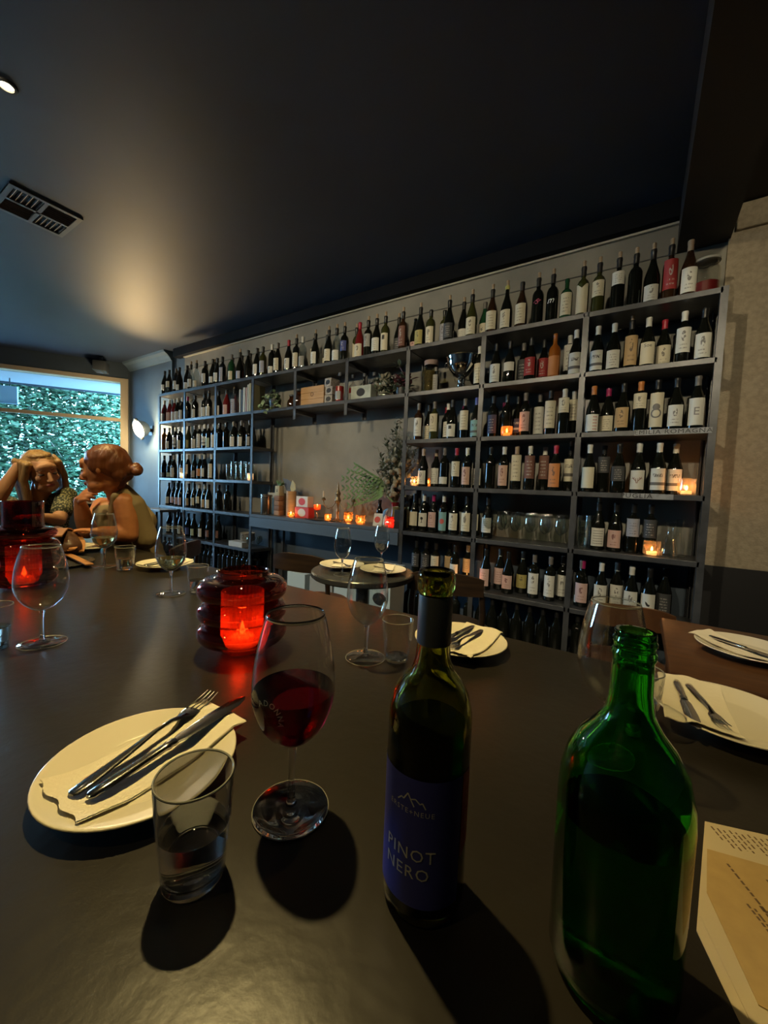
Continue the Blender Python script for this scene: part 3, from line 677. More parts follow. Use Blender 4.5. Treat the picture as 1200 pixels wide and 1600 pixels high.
for nm, z, Y, data in ROWS:
    items = [d_.split() for d_ in data.split(';')]
    cnt = CNT.setdefault(z, {}); lastx = None; lasty = None
    for it in items:
        x = float(it[0]); shape, gl, lab = it[1:4]; lo, hi = int(it[4])/100, int(it[5])/100; cap = it[6] if len(it) > 6 else 'k'
        st = it[7] if len(it) > 7 else 't'; H = round(float(it[8])*1.12, 3) if len(it) > 8 else (.36 if shape == 'M' else .345 if z > 2.3 else .325)
        bi = bay_of(x); cnt[bi] = cnt.get(bi, 0)+1
        # keep clear of the posts and of the neighbour
        for p in PX:
            if abs(x-p) < .066 and z < 2.3: x = p+(.067 if x >= p else -.067)
        y = Y+.005
        if lastx is not None and x-lastx < .091 and lasty < Y+.03: y = Y+.09
        if lastx is not None and x-lastx < .03: x = lastx+.06
        lastx, lasty = x, y
        bits = [('slope-shouldered ' if shape == 'U' else '')+GLN[gl]+' bottle']
        if lab != '-': bits.append(LC[lab][1]+' label')
        else: bits.append('no label' if st == 't' else {'m': 'white letter m', 'pink': 'pink script'}[st])
        if cap in 'rmobyw': bits.append(CAPC[cap][1]+' top')
        bits.append(ORD[cnt[bi]]+' from left'); bits.append(ROWN[z]); bits.append(BAYN[bi])
        s = ', '.join(bits)
        if len(s.split()) > 16: s = s.replace('slope-shouldered ', '')
        if len(s.split()) > 16: s = s.replace(' from left,', ',', 1)
        wine_bottle(x, y, z, shape, gl, lab, lo, hi, cap, st, H, s, 'wine bottles on the %s' % ROWN[z], random.uniform(-.12, .12))
        if bi in (6, 7, 8) and z in (1.183, .79, 1.58) and cnt[bi] % 2 == 1 and len(back) < 13: back.append((x+.045, z, bi, cnt[bi], shape, random.choice('wwmrkg')))
for (x, z, bi, c, shape, cp) in back:
    if any(abs(x-p) < .075 for p in PX): continue
    wine_bottle(x, 3.200, z, 'B', 'k', '-', 0, 0, cp, 't', .30, 'dark %s-capped bottle behind the %s front bottle, %s, %s' % (CAPC[cp][1], ORD[c], ROWN[z], BAYN[bi]), 'back row bottles')
# dark bottles standing under the bottom shelves
fl = []
for bi, n_ in ((0, 6), (1, 7), (2, 7), (6, 6), (7, 7), (8, 4)):
    for r_ in range(2 if bi < 6 else 1):
        for i in range(n_):
            x = PX[bi]+.07+i*(.56/max(n_-1, 1)); fl.append((x, 3.0+r_*.11, bi, i, r_))
for (x, y, bi, i, r_) in fl:
    wine_bottle(x, y, .03, 'U' if bi % 2 else 'B', 'k', '-', 0, 0, 'k', 't', .30, 'dark unlabelled bottle, %s in the %s row of the lowest board, %s' % (ORD[i+1], ('front', 'rear')[r_], BAYN[bi]), 'dark bottles on the lowest boards')

# ------------------------------------------------------------------ shelf oddments
def votive(loc, r, h, col, label, power=.5, ribs=24, name='votive_candle'):
    t = thing(name, label, 'candle', loc, 0, 'lit votive candles')
    prof = [(0, .004), (r*.86, .002), (r*.98, .010), (r, .03), (r, h)]
    b = NB(); lathe(b, prof, 48)
    for v_ in b.verts:
        q = math.hypot(v_.co.x, v_.co.y)
        if v_.co.z > .02 and q > 0:
            a = math.atan2(v_.co.y, v_.co.x); k = 1+.025*math.cos(a*ribs); v_.co.x *= k; v_.co.y *= k
    part('glass_holder', b, thin('votive_glass_%s' % col[0], col[1], milk=col[2], milkcol=col[3]), t)
    b = NB(); lathe(b, [(0, .006), (r*.62, .006), (r*.62, .026), (0, .026)], 20); part('tealight', b, M_WAX, t)
    b = NB(); lathe(b, smoothprof([(0, .030), (.006, .036), (.0055, .044), (.002, .056), (0, .062)], 3), 10); part('flame', b, M_FLAME, t)
    lamp('POINT', 'candle_light', (loc[0], loc[1], loc[2]+.05), power, (1, .42, .12), shadow_soft_size=.012)
    return t
AMB = ('amber', (1, .55, .25), .2, (1, .45, .15)); CLR = ('frosted', (1, .9, .8), .16, (1, .75, .5)); RED = ('red', (.9, .10, .05), .45, (1, .12, .04)); WHT = ('white', (.8, .9, 1), .4, (.9, .9, .9))
def yx(px_x, z, y=3.03): return px_x
votive((-1.665, 3.02, 1.183), .036, .085, CLR, 'lit clear votive beside the left post, fourth shelf down, bay right of counter', .5)
votive((-1.605, 3.17, 1.183), .033, .08, AMB, 'small amber votive behind the clear one, fourth shelf down, bay right of counter', .25)
votive((-.975+.10, 3.0, 1.58), .042, .075, AMB, 'lit amber votive among bottles, third shelf down, second bay from right', .6)
votive((.235, 3.02, 1.183), .045, .10, CLR, 'lit ribbed votive at the right end of the fourth shelf down', .9)
votive((.085, 3.02, .79), .046, .10, CLR, 'lit ribbed votive at the right end of the fifth shelf down', 1.2)
votive((-1.135, 2.985, .377), .045, .095, CLR, 'lit ribbed votive behind a post on the sixth shelf down', .9)
votive((-3.86, 3.0, 1.183), .034, .085, WHT, 'white votive on the fourth shelf down, third bay from left', .25)
votive((-5.27, 2.985, 1.183), .034, .075, WHT, 'white votive on the fourth shelf down in the leftmost bay', .3)

# shelf glassware -------------------------------------------------
def glass_meshes(H, R, rf, seg=32, mat=M_THIN, stemmat=None):
    s = R/.047; k = H/.23
    zb = .078*k
    outer = smoothprof([(.006, zb), (.020*s, zb+.008*k), (.036*s, zb+.026*k), (.0455*s, zb+.052*k), (.0468*s, zb+.072*k), (.0435*s, zb+.105*k), (.0370*s, zb+.135*k), (.0325*s, zb+.152*k)], 4)
    lip = outer[-1]
    inner = [(max(r-.0011, 0), z+.0004) for r, z in outer[::-1]][1:]
    inner = [(r, z) for r, z in inner if r > .008]+[(.004, zb+.006), (0, zb+.0055)]
    b = NB(); lathe(b, [(0, zb-.0002)]+outer+[(lip[0]-.0005, lip[1]+.0006)]+inner, seg); bowl = mesh_from_bm('bowl', b, mat, True)
    b = NB(); lathe(b, smoothprof([(.0065, .0065), (.0042, .018), (.0036, .035), (.0038, .055), (.0052, zb-.006), (.0066, zb+.001)], 3), 16); bmesh.ops.holes_fill(b, edges=b.edges[:]); stem = mesh_from_bm('stem', b, stemmat or M_CLEAR, True)
    b = NB(); lathe(b, [(0, 0), (rf-.001, 0), (rf, .0010), (rf-.001, .0018), (rf*.6, .0024), (rf*.3, .0042), (.0075, .0072), (0, .0078)], seg); foot = mesh_from_bm('foot', b, mat, True)
    return bowl, stem, foot, inner
GCACHE = {}
def wine_glass(loc, label, H=.23, R=.047, rf=.044, wine=None, level=.35, mat=M_THIN, rz=0, group='stemmed wine glasses', seg=32, print_=None):
    key = (H, R, rf, mat.name, seg)
    if key not in GCACHE: GCACHE[key] = glass_meshes(H, R, rf, seg, mat, M_THIN if seg < 20 else None)
    bowl, stem, foot, inner = GCACHE[key]
    t = thing('wine_glass', label, 'glass', loc, rz, group)
    bo = part('bowl', bowl, None, t)
    if seg >= 20:
        lr, lz = inner[0][0]+.0006, inner[0][1]
        if ('rim', key) not in GCACHE:
            b = NB(); tube(b, [(lr*math.cos(2*PI*i/48), lr*math.sin(2*PI*i/48), lz) for i in range(49)], .00075, 6, False); GCACHE['rim', key] = mesh_from_bm('rim', b, M_RIM, True)
            b = NB(); tube(b, [((rf-.0006)*math.cos(2*PI*i/48), (rf-.0006)*math.sin(2*PI*i/48), .0012) for i in range(49)], .0007, 6, False); GCACHE['edge', key] = mesh_from_bm('foot_rim', b, M_RIM, True)
        part('rim', GCACHE['rim', key], None, t); part('foot_rim', GCACHE['edge', key], None, t); part('stem', stem, None, t); part('foot', foot, None, t)
    if wine:
        zl = inner[-1][1]+level*(inner[0][1]-inner[-1][1])
        gp = .0003 if mat is M_CLEAR else -.0004
        pf = [(r+gp, z) for r, z in inner[::-1] if z < zl]; pf[0] = (0, pf[0][1]-gp)
        r1 = np.interp(zl, [q[1] for q in inner[::-1]], [q[0] for q in inner[::-1]])+gp
        b = NB(); lathe(b, pf+[(r1, zl), (0, zl)], seg); part(wine[0], b, wine[1], t, True, .8)
    if print_:
        # ring lettering etched on the bowl
        b2 = bmesh.new()
        ch = print_; n_ = len(ch)
        for i, c_ in enumerate(ch):
            if c_ == ' ': continue
            a = math.radians(118-i*27)
            g = textmesh(c_, .0085)
            M_ = Matrix.Translation((math.cos(a)*.0165, math.sin(a)*.0165, 0)) @ Matrix.Rotation(a-PI/2, 4, 'Z')
            g.transform(M_); me = bpy.data.meshes.new('t'); g.to_mesh(me); g.free(); b2.from_mesh(me); bpy.data.meshes.remove(me)
        prof = [(q[1], q[0]) for q in inner[::-1]]
        for v_ in b2.verts:
            z = .132*H/.23+v_.co.y; r = float(np.interp(z, [q[0] for q in prof], [q[1] for q in prof]))+.0018
            a = v_.co.x/r; v_.co = Vector((r*math.sin(a), -r*math.cos(a), z))
        part('etched_lettering', b2, pbr('etched_white', (.7, .7, .66), .5), bo, False)
    return t
for i in range(12):
    c_, r_ = i % 6, i//6
    x = -.985+c_*.105
    wine_glass((x, 3.02+r_*.11, .79), '%s clear wine glass, %s row, fifth shelf down, second bay from right' % (ORD[c_+1], ('front', 'back')[r_]), .22, .042, .036, mat=M_THINFAR, seg=16, group='wine glasses on the fifth shelf down')
for o in S.objects:
    if o.get('group') == 'wine glasses on the fifth shelf down': o['label'] = o['label'].replace('upside-plain ', 'clear ')
def tumbler_mesh(H, r0, r1, mat, seg=28, base=.008):
    b = NB(); lathe(b, [(0, 0), (r1-.002, 0), (r1, .003), (r1+(r0-r1)*.55, H*.5), (r1+(r0-r1)*.62+.0008, H*.56), (r0, H-.001), (r0-.0008, H), (r0-.0018, H-.001), (r1+(r0-r1)*.5-.0018, H*.5), (r1-.0022, base+.002), (0, base)], seg)
    return mesh_from_bm('tumbler_wall', b, mat, True, .7)
def stack(loc, n_, label):
    t = thing('stacked_tumblers', label, 'glasses', loc, 0, 'stacked glassware')
    me = tumbler_mesh(.11, .033, .026, M_THINFAR, 16)
    for i in range(n_): o = part('tumbler', me, None, t); o.location = (0, 0, i*.04)
    return t
stack((-.315, 3.0, .79), 4, 'stack of clear tumblers at the left end, fifth shelf down, rightmost bay')
stack((-.262, 3.09, .79), 4, 'rear stack of clear tumblers, fifth shelf down, rightmost bay')
for i in range(9):
    x = -4.30+(i % 5)*.095; y = 3.02+(i//5)*.12
    stack((x, y, 1.183), 3+i % 2, 'clear stacked tumblers, %s from left, %s row, fourth shelf down, third bay' % (ORD[i % 5+1], ('front', 'back')[i//5]))
def carafe(loc, label, H=.22):
    t = thing('carafe', label, 'carafe', loc, 0, 'glass carafes')
    b = NB(); lathe(b, smoothprof([(0, .002), (.038, .001), (.045, .01), (.042, .05), (.026, .12), (.019, .16), (.021, .19), (.027, H)], 4), 28); part('carafe_body', b, M_THINFAR, t); return t
carafe((.175, 3.02, .79), 'clear glass carafe beside the votive at the right end, fifth shelf down'); carafe((.225, 3.14, .79), 'clear carafe at the back by the right post, fifth shelf down', .24)
# carafe-like jugs under counter side
b = NB(); lathe(b, smoothprof([(0, .002), (.075, .001), (.08, .01), (.08, .17), (.075, .20), (.055, .22), (.055, .25)], 3), 28)
jar = thing('pickle_jar', 'large glass jar of dark pickles, second shelf down, bay right of counter', 'jar', (-1.585, 3.09, 1.98)); part('jar_glass', b, thin('jar_glass_olive', (.75, .72, .50), base=.12), jar)
b = NB(); lathe(b, [(0, .01), (.073, .01), (.073, .19), (0, .195)], 24); part('pickles', b, pbr('pickles', (.06, .045, .015), .5, var=.7, scale=45, bump=.4, bscale=60), jar)
b = NB(); lathe(b, [(.058, .245), (.06, .25), (.06, .285), (.03, .295), (0, .296)], 24); part('jar_lid', b, pbr('muslin_lid', (.30, .22, .20), .8, bump=.3, bscale=50), jar)
jr = thing('preserve_jar', 'clip-top glass jar with red preserve at the right end of the top shelf', 'jar', (.245, 3.05, 2.37))
b = NB(); lathe(b, smoothprof([(0, .002), (.062, .001), (.068, .01), (.068, .14), (.060, .165), (.054, .175), (.056, .20)], 4), 28); part('jar_glass', b, thin('jar_glass_clear', (.9, .9, .86), base=.12), jr)
b = NB(); lathe(b, [(0, .004), (.064, .004), (.064, .075), (0, .077)], 24); part('preserve', b, pbr('red_preserve', (.16, .012, .014), .4), jr)
b = NB(); lathe(b, [(.050, .198), (.066, .20), (.066, .212), (.05, .222), (0, .224)], 24); part('jar_lid', b, M_RIM, jr)
# silver punch bowl
sb = thing('silver_bowl', 'polished silver footed wine bowl on the second shelf down', 'bowl', (-1.29, 3.07, 1.98))
b = NB(); lathe(b, smoothprof([(.0, .10), (.03, .102), (.075, .13), (.115, .19), (.128, .245), (.132, .262), (.137, .268), (.131, .268), (.124, .245), (.110, .19), (.07, .137), (0, .108)], 4), 40); part('bowl', b, M_SILVER, sb)
b = NB(); lathe(b, smoothprof([(0, .001), (.066, .001), (.068, .008), (.045, .018), (.034, .03), (.036, .045), (.028, .06), (.033, .08), (.03, .103)], 4), 32); part('foot', b, M_SILVER, sb)
b = NB(); tube(b, [(.128+.0*i, 0, .235) for i in range(2)] and [(.125, 0, .20), (.15, 0, .205), (.158, 0, .225), (.15, 0, .242), (.13, 0, .245)], .004, 8); part('handle', b, M_SILVER, sb)
b = NB(); tube(b, [(-.125, 0, .20), (-.15, 0, .205), (-.158, 0, .225), (-.15, 0, .242), (-.13, 0, .245)], .004, 8); part('handle', b, M_SILVER, sb)
def carton(loc, dx, dy, dz, mat, label, rz=0, name='carton', cat='box', band=None, logo=None, group=None):
    t = thing(name, label, cat, loc, rz, group)
    b = NB(); box(b, -dx/2, dx/2, -dy/2, dy/2, 0, dz, .002); part('box_body', b, mat, t, False)
    b = NB(); box(b, -dx/2-.001, dx/2+.001, -.003, .003, dz-.0002, dz+.001); part('lid_seam', b, pbr('seam_dark', (.1, .1, .1), .7), t, False)
    if logo:
        b = NB(); disc2(b, 0, 0, dz*logo[0], 0, 16, 1.3)
        for v_ in b.verts: v_.co = Vector((v_.co.x, -dy/2-.001, dz*.5+v_.co.y))
        part('printed_mark', b, logo[1], t, False)
    return t
M_PINE = pbr('pine_crate', (.48, .29, .13), .6, col2=(.40, .23, .10), scale=5, stretch=(1, 1, 14))
# objects on the hanging shelf
cr = thing('wooden_crate', 'pale wooden wine crate on the hanging shelf', 'crate', (-2.89, 3.08, 1.98))
for i in range(3):
    b = NB(); box(b, -.16, .16, -.09, -.078, i*.064+.001, (i+1)*.064-.001); part('plank', b, M_PINE, cr, False)
    b = NB(); box(b, -.16, .16, .078, .09, i*.064+.001, (i+1)*.064-.001); part('plank', b, M_PINE, cr, False)
for s_ in (-1, 1):
    b = NB(); box(b, *( (.148, .16) if s_ > 0 else (-.16, -.148)), -.078, .078, .001, .191); part('end_panel', b, M_PINE, cr, False)
b = NB(); box(b, -.148, .148, -.078, .078, .001, .012); part('base', b, M_PINE, cr, False)
b = NB(); disc2(b, .0, 0, .022, .016, 16)
for v_ in b.verts: v_.co = Vector((v_.co.x, -.0915, .11+v_.co.y))
part('burnt_mark', b, pbr('burnt_wood', (.12, .06, .03), .8), cr, False)
M_CARD = pbr('worn_grey_card', (.34, .31, .27), .7, var=.35, scale=60)
for i in range(3):
    carton((-2.665+.01*(i % 2), 3.04, 1.98+i*.083), .09, .12, .080, M_CARD, '%s of three small printed boxes stacked beside the wooden crate' % ('lowest', 'middle', 'topmost')[i], rz=.1*(1-i), group='small boxes stacked on the hanging shelf', logo=(.3, M_INKK))
def redbottle(loc, label):
    t = thing('cordial_bottle', label, 'bottle', loc, 0, 'bottles of red liquor on the hanging shelf')
    b = NB(); lathe(b, smoothprof([(0, .002), (.038, .001), (.042, .01), (.042, .15), (.036, .18), (.016, .20), (.014, .25), (.016, .26)], 3), 20); part('bottle_body', b, thin('clear_flint', (.9, .9, .9), base=.10), t)
    b = NB(); lathe(b, [(0, .004), (.040, .005), (.040, .15), (0, .152)], 20); part('red_liquor', b, pbr('red_liquor', (.30, .015, .01), .1), t)
    b = NB(); lathe(b, [(0, .252), (.018, .252), (.018, .285), (0, .286)], 12); part('stopper', b, M_VENT, t)
    b = NB(); cpatch(b, .0430, .02, .10, -.9, .9); part('label', b, label_mat('grey', LC['G'][0], (.05, .05, .05), 't'), t)
redbottle((-2.53, 3.0, 1.98), 'stoppered bottle of red liquor left of the second hanging post'); redbottle((-2.46, 3.12, 1.98), 'stoppered bottle of red liquor directly behind the second hanging post'); redbottle((-2.33, 3.13, 1.98), 'stoppered bottle of red liquor behind the pale box'); redbottle((-2.22, 3.14, 1.98), 'rightmost stoppered bottle of red liquor on the hanging shelf')
carton((-2.25, 3.02, 1.98), .23, .10, .125, pbr('pale_green_card', (.42, .46, .40), .7, var=.2, scale=14), 'pale green printed box on the hanging shelf', logo=(.3, M_INKK))
for i, x in enumerate((-3.30, -3.19)):
    t = thing('amber_jar', '%s amber glass jar on the hanging shelf beside the trailing plant' % ('left', 'right')[i], 'jar', (x, 3.10, 1.98), 0, 'amber jars')
    b = NB(); lathe(b, smoothprof([(0, .002), (.045, .001), (.05, .01), (.05, .09+.05*i), (.03, .12+.05*i), (.028, .15+.05*i)], 3), 24); part('jar_body', b, thin('amber_glass', (.42, .22, .06), base=.14), t)
    b = NB(); lathe(b, [(0, .149+.05*i), (.032, .149+.05*i), (.032, .165+.05*i), (0, .166+.05*i)], 16); part('jar_lid', b, M_VENT, t)
# leaves
def leafquad(vs, fs, p, d, up, L, w_):
    d = Vector(d).normalized(); s = d.cross(Vector(up)); s = s.normalized() if s.length > 1e-4 else d.orthogonal().normalized(); nn = s.cross(d); i0 = len(vs); p = Vector(p)
    pts = [p, p+d*L*.35+s*w_*.5+nn*w_*.1, p+d*L*.75+s*w_*.35, p+d*L-nn*w_*.25, p+d*L*.75-s*w_*.35, p+d*L*.35-s*w_*.5+nn*w_*.1]
    vs += [tuple(q) for q in pts]; fs.append(tuple(range(i0, i0+6)))
def foliage(name, spec, mat, parent, kind=True):
    vs, fs = [], []
    for a in spec: leafquad(vs, fs, *a)
    me = bpy.data.meshes.new(name); me.from_pydata(vs, [], fs); me.materials.append(mat)
    o = bpy.data.objects.new(name, me); link(o, parent)
    if kind: o['kind'] = 'stuff'
    return o
def rnd(a, b_): return random.uniform(a, b_)
M_LEAFG = pbr('fresh_green_leaf', (.11, .20, .07), .5, var=.4, scale=12); M_LEAFP = pbr('pale_trailing_leaf', (.34, .46, .28), .45, var=.3, scale=15)
M_LEAFD = pbr('dark_olive_leaf', (.06, .085, .055), .5, var=.4, scale=15); M_LEAFS = pbr('silver_grey_leaf', (.32, .34, .29), .7, var=.3, scale=20); M_DRY = pbr('dried_flower', (.24, .23, .18), .9, var=.3, scale=40, bump=.5, bscale=80)
M_REDL = pbr('burgundy_leaf', (.13, .035, .045), .5, var=.4, scale=20); M_STEM = pbr('plant_stem', (.10, .10, .05), .7)
pl = thing('trailing_plant', 'trailing pale green pothos on the hanging shelf at left', 'plant', (-3.50, 3.04, 1.98))
b = NB(); lathe(b, smoothprof([(0, .002), (.045, .001), (.06, .06), (.066, .12), (.060, .122), (.05, .06), (0, .05)], 3), 20); part('pot', b, pbr('dark_pot', (.03, .03, .03), .4), pl)
for k in range(7):
    a = rnd(0, 6.28); pts = [(0, 0, .11), (.07*math.cos(a), .05*math.sin(a)-.02, .16+rnd(-.02, .06)), (.13*math.cos(a), -.05+.04*math.sin(a), .10), (.15*math.cos(a), -.13, rnd(-.05, .06))]
    b = NB(); tube(b, pts, .0025, 5); part('vine', b, M_STEM, pl)
    sp_ = []
    for j in range(9):
        t_ = j/8*3; i_ = min(int(t_), 2); f_ = t_-i_; p = Vector(pts[i_]).lerp(Vector(pts[i_+1]), f_)
        sp_.append((p, (rnd(-1, 1), rnd(-1, .1), rnd(-.7, .5)), (0, -.6, 1), rnd(.05, .08), rnd(.035, .05)))
    for q in sp_: foliage('leaf', [q], M_LEAFP, pl, False)
dj = thing('dried_flower_jar', 'glass jar of dried flowers right of the pale green box', 'vase', (-2.06, 3.06, 1.98))
b = NB(); lathe(b, smoothprof([(0, .002), (.045, .001), (.05, .01), (.05, .10), (.04, .12), (.042, .135)], 3), 20); part('jar_glass', b, M_THINFAR, dj)
b = mesh = blobs([[((rnd(-.06, .06), rnd(-.03, .03), rnd(.10, .22)), rnd(.018, .035))] for _ in range(16)], .007, 2, 'dried_flowers'); meshpart('dried_flowers', mesh, M_DRY, dj)
fo = foliage('leaves', [((rnd(-.08, .08), rnd(-.05, .05), rnd(.05, .2)), (rnd(-1, 1), rnd(-1, .3), rnd(-.4, 1)), (0, 0, 1), rnd(.04, .07), rnd(.02, .03)) for _ in range(60)], M_LEAFD, dj)
rp_ = thing('foliage_bunch', 'bunch of burgundy and dark green foliage at the right end of the hanging shelf', 'plant', (-1.86, 3.07, 1.98))
b = NB(); lathe(b, [(0, .002), (.05, .002), (.06, .10), (.055, .10), (0, .02)], 20); part('pot', b, pbr('dark_pot', (.03, .03, .03), .4), rp_)
foliage('burgundy_leaves', [((rnd(-.07, .09), rnd(-.06, .04), rnd(.06, .19)), (rnd(-1, 1), rnd(-1, .3), rnd(-.2, 1)), (0, 0, 1), rnd(.05, .09), rnd(.025, .04)) for _ in range(70)], M_REDL, rp_)
foliage('green_leaves', [((rnd(-.12, .09), rnd(-.06, .04), rnd(.03, .17)), (rnd(-1, 1), rnd(-1, .3), rnd(-.2, 1)), (0, 0, 1), rnd(.05, .09), rnd(.025, .04)) for _ in range(70)], M_LEAFD, rp_)
b = NB(); tube(b, [(.02, 0, .1), (.0, -.01, .22), (-.03, -.02, .29)], .003, 6); part('stem', b, M_STEM, rp_)
foliage('tip_leaves', [((-.03+rnd(-.03, .03), -.02, .24+rnd(0, .06)), (rnd(-1, 1), rnd(-1, 0), rnd(-.1, 1)), (0, 0, 1), .06, .03) for _ in range(7)], M_LEAFD, rp_)
# books, third bay second shelf
cols = [(.42, .42, .36), (.05, .06, .08), (.50, .52, .48), (.44, .30, .28), (.42, .42, .34), (.36, .34, .20)]
nm_ = ['pale', 'black', 'thick white', 'dusty pink', 'pale grey', 'mustard']
x = -3.975
xs_ = [-4.02, -3.985, -3.945, -3.905, -3.872, -3.838]
for i, c_ in enumerate(cols):
    w_ = (.022, .022, .034, .022, .024, .030)[i]; h_ = (.27, .26, .285, .28, .31, .32)[i]
    bk = thing('book', '%s spined book, %s from left, second shelf down, third bay' % (nm_[i], ORD[i+1]), 'book', (xs_[i], 3.06, 1.98), 0, 'books on the second shelf down')
    m_ = pbr('book_cover_'+nm_[i].replace(' ', '_'), c_, .55)
    b = NB(); box(b, -w_/2, -w_/2+.002, -.1, .1, 0, h_); box(b, w_/2-.002, w_/2, -.1, .1, 0, h_); box(b, -w_/2, w_/2, -.102, -.098, 0, h_); part('cover', b, m_, bk, False)
    b = NB(); box(b, -w_/2+.002, w_/2-.002, -.097, .095, .003, h_-.003); part('pages', b, pbr('book_pages', (.6, .56, .45), .8), bk, False)
# plates stack and box, third bay sixth shelf
for i in range(6):
    b = NB(); lathe(b, [(0, 0), (.05, 0), (.085, .014), (.088, .022), (.084, .021), (.05, .006), (0, .006)], 28)
    solo('stacked_bowl', b, pbr('bone_stoneware', (.42, .40, .35), .5), 'bone stoneware bowl, %s up in the stack on the sixth shelf down' % ORD[i+1], 'bowl', (-3.99, 3.08, .442+i*.0165), 0, 'stacked stoneware bowls')
carton((-4.06, 3.02, .377), .26, .13, .062, pbr('white_card', (.5, .5, .46), .7), 'flat white box under the stacked bowls on the sixth shelf down')
for i, (x, y) in enumerate(((-3.86, 3.0), (-3.84, 3.12), (-3.90, 3.2))):
    wine_glass((x, y, .377), '%s small clear glass beside the stacked bowls' % ORD[i+1], .13, .03, .03, mat=M_THINFAR, seg=16, group='small glasses beside the stacked bowls')

# ------------------------------------------------------------------ counter contents
CZ = .801
def cx(px): return px
cn = thing('champagne_bucket', 'brushed steel cylinder bucket at the left end of the counter', 'bucket', (-3.60, 3.03, CZ))
b = NB(); lathe(b, [(0, .002), (.062, .001), (.065, .006), (.065, .215), (.068, .218), (.068, .228), (.062, .228), (.062, .01), (0, .01)], 32); part('bucket_body', b, pbr('brushed_steel', (.42, .36, .30), .3, metal=1), cn)
b = NB(); lathe(b, [(.0655, .19), (.0675, .192), (.0675, .198), (.0655, .20)], 32); part('rim_band', b, M_CHROME, cn)
b = NB(); box(b, -.09, .09, -.055, .055, 0, .235); 
carton((-3.60, 3.195, CZ), .24, .09, .25, pbr('beige_card', (.42, .38, .28), .8), 'beige card box behind the steel bucket')
M_BAND = pbr('striped_tin', (.36, .20, .11), .5, col2=(.52, .40, .28), scale=3, stretch=(.1, .1, 12))
gt = thing('gift_bottle_box', 'banded wooden block tower with a small bottle box on top, on the counter', 'box', (-3.42, 3.06, CZ))
for i in range(4):
    b = NB(); box(b, -.042, .042, -.042, .042, i*.056, i*.056+.053, .004); part('block', b, pbr('block_wood_%s' % 'ab'[i % 2], ((.34, .20, .11), (.24, .13, .07))[i % 2], .6, var=.2, scale=10), gt)
b = NB(); box(b, -.036, .036, -.036, .036, .224, .335, .003); part('top_box', b, pbr('straw_card', (.44, .40, .26), .7), gt)
b = NB(); disc2(b, 0, 0, .012, 0, 12, .6); disc2(b, 0, .02, .006, 0, 8)
for v_ in b.verts: v_.co = Vector((v_.co.x, -.037, .275+v_.co.y))
part('printed_mark', b, M_INKK, gt, False)
foliage('sprig', [((rnd(-.02, .02), rnd(-.02, .02), .335), (rnd(-1, 1), rnd(-1, 1), rnd(.5, 1.5)), (0, 1, 0), .07, .02) for _ in range(14)], M_LEAFG, gt)
wc = thing('wooden_canister', 'tall wooden canister holding paper cut-outs, on the counter', 'canister', (-3.27, 3.10, CZ))
b = NB(); lathe(b, [(0, .001), (.055, .001), (.056, .28), (.050, .28), (.050, .02), (0, .02)], 28); part('canister_body', b, M_PINE, wc)
foliage('paper_cutout', [((.01, -.01, .26), (-.4, 0, 1), (0, 1, 0), .17, .10), ((-.03, .01, .26), (-.7, .1, 1), (0, 1, 0), .20, .10)], pbr('blue_grey_paper', (.14, .18, .26), .8), wc, False)
foliage('paper_cutout', [((.02, -.02, .26), (.25, 0, 1), (0, 1, 0), .15, .09)], pbr('cream_paper', (.5, .5, .34), .8), wc, False)
M_RB = pbr('red_box_print', (.55, .05, .04), .5); M_WB = pbr('white_box_print', (.62, .60, .55), .5)
carton((-3.02, 3.06, CZ), .20, .09, .115, M_RB, 'red printed box on the counter, lower of two', group='red and white boxes on the counter', logo=(.38, M_WB))
carton((-3.04, 3.08, CZ+.117), .17, .09, .115, M_WB, 'white printed box on the counter, upper of two', group='red and white boxes on the counter', logo=(.34, M_RB))
votive((-3.155, 2.99, CZ), .036, .05, AMB, 'lit amber votive before the wooden block tower', .5)
votive((-2.80, 3.02, CZ+.10), .034, .055, RED, 'lit red votive on a tall stand beside the boxes', .3)
b = NB(); lathe(b, [(0, 0), (.03, 0), (.008, .012), (.006, .085), (.03, .095), (0, .098)], 20)
solo('votive_stand', b, M_CHROME, 'small metal stand carrying a red votive', 'stand', (-2.80, 3.02, CZ))
votive((-2.62, 2.985, CZ), .034, .075, AMB, 'lit amber votive left of the candelabrum foot', .35)
votive((-2.45, 3.10, CZ), .045, .10, AMB, 'large lit amber votive behind the candelabrum', .7)
votive((-2.21, 2.985, CZ), .045, .09, AMB, 'lit red amber votive right of the candelabrum', .6)
cd = thing('candelabrum', 'tarnished two-armed candelabrum with an ornate centre on the counter', 'candelabrum', (-2.56, 3.06, CZ))
M_BRASS = pbr('tarnished_brass', (.22, .17, .10), .4, metal=.7)
b = NB(); lathe(b, smoothprof([(0, .001), (.045, .001), (.045, .008), (.02, .02), (.012, .06), (.018, .10), (.010, .14), (.022, .19), (.034, .21), (.020, .25), (.028, .28), (.012, .32), (.008, .36), (.0, .40)], 3), 16); part('centre_stem', b, M_BRASS, cd)
for s_ in (-1, 1):
    pts = [(s_*.02, 0, .20), (s_*.07, 0, .14), (s_*.13, 0, .12), (s_*.18, 0, .15), (s_*.195, 0, .20)]
    b = NB(); tube(b, pts, .005, 8); lathe(b, [(0, .20), (.022, .205), (.024, .215), (.012, .235), (.010, .22), (0, .22)], 12, Matrix.Translation((s_*.195, 0, 0))); part('arm', b, M_BRASS, cd)
b = NB(); lathe(b, [(0, .22), (.008, .22), (.006, .30), (0, .305)], 10, Matrix.Translation((-.195, 0, 0))); part('candle', b, pbr('ivory_candle', (.6, .52, .36), .5), cd)
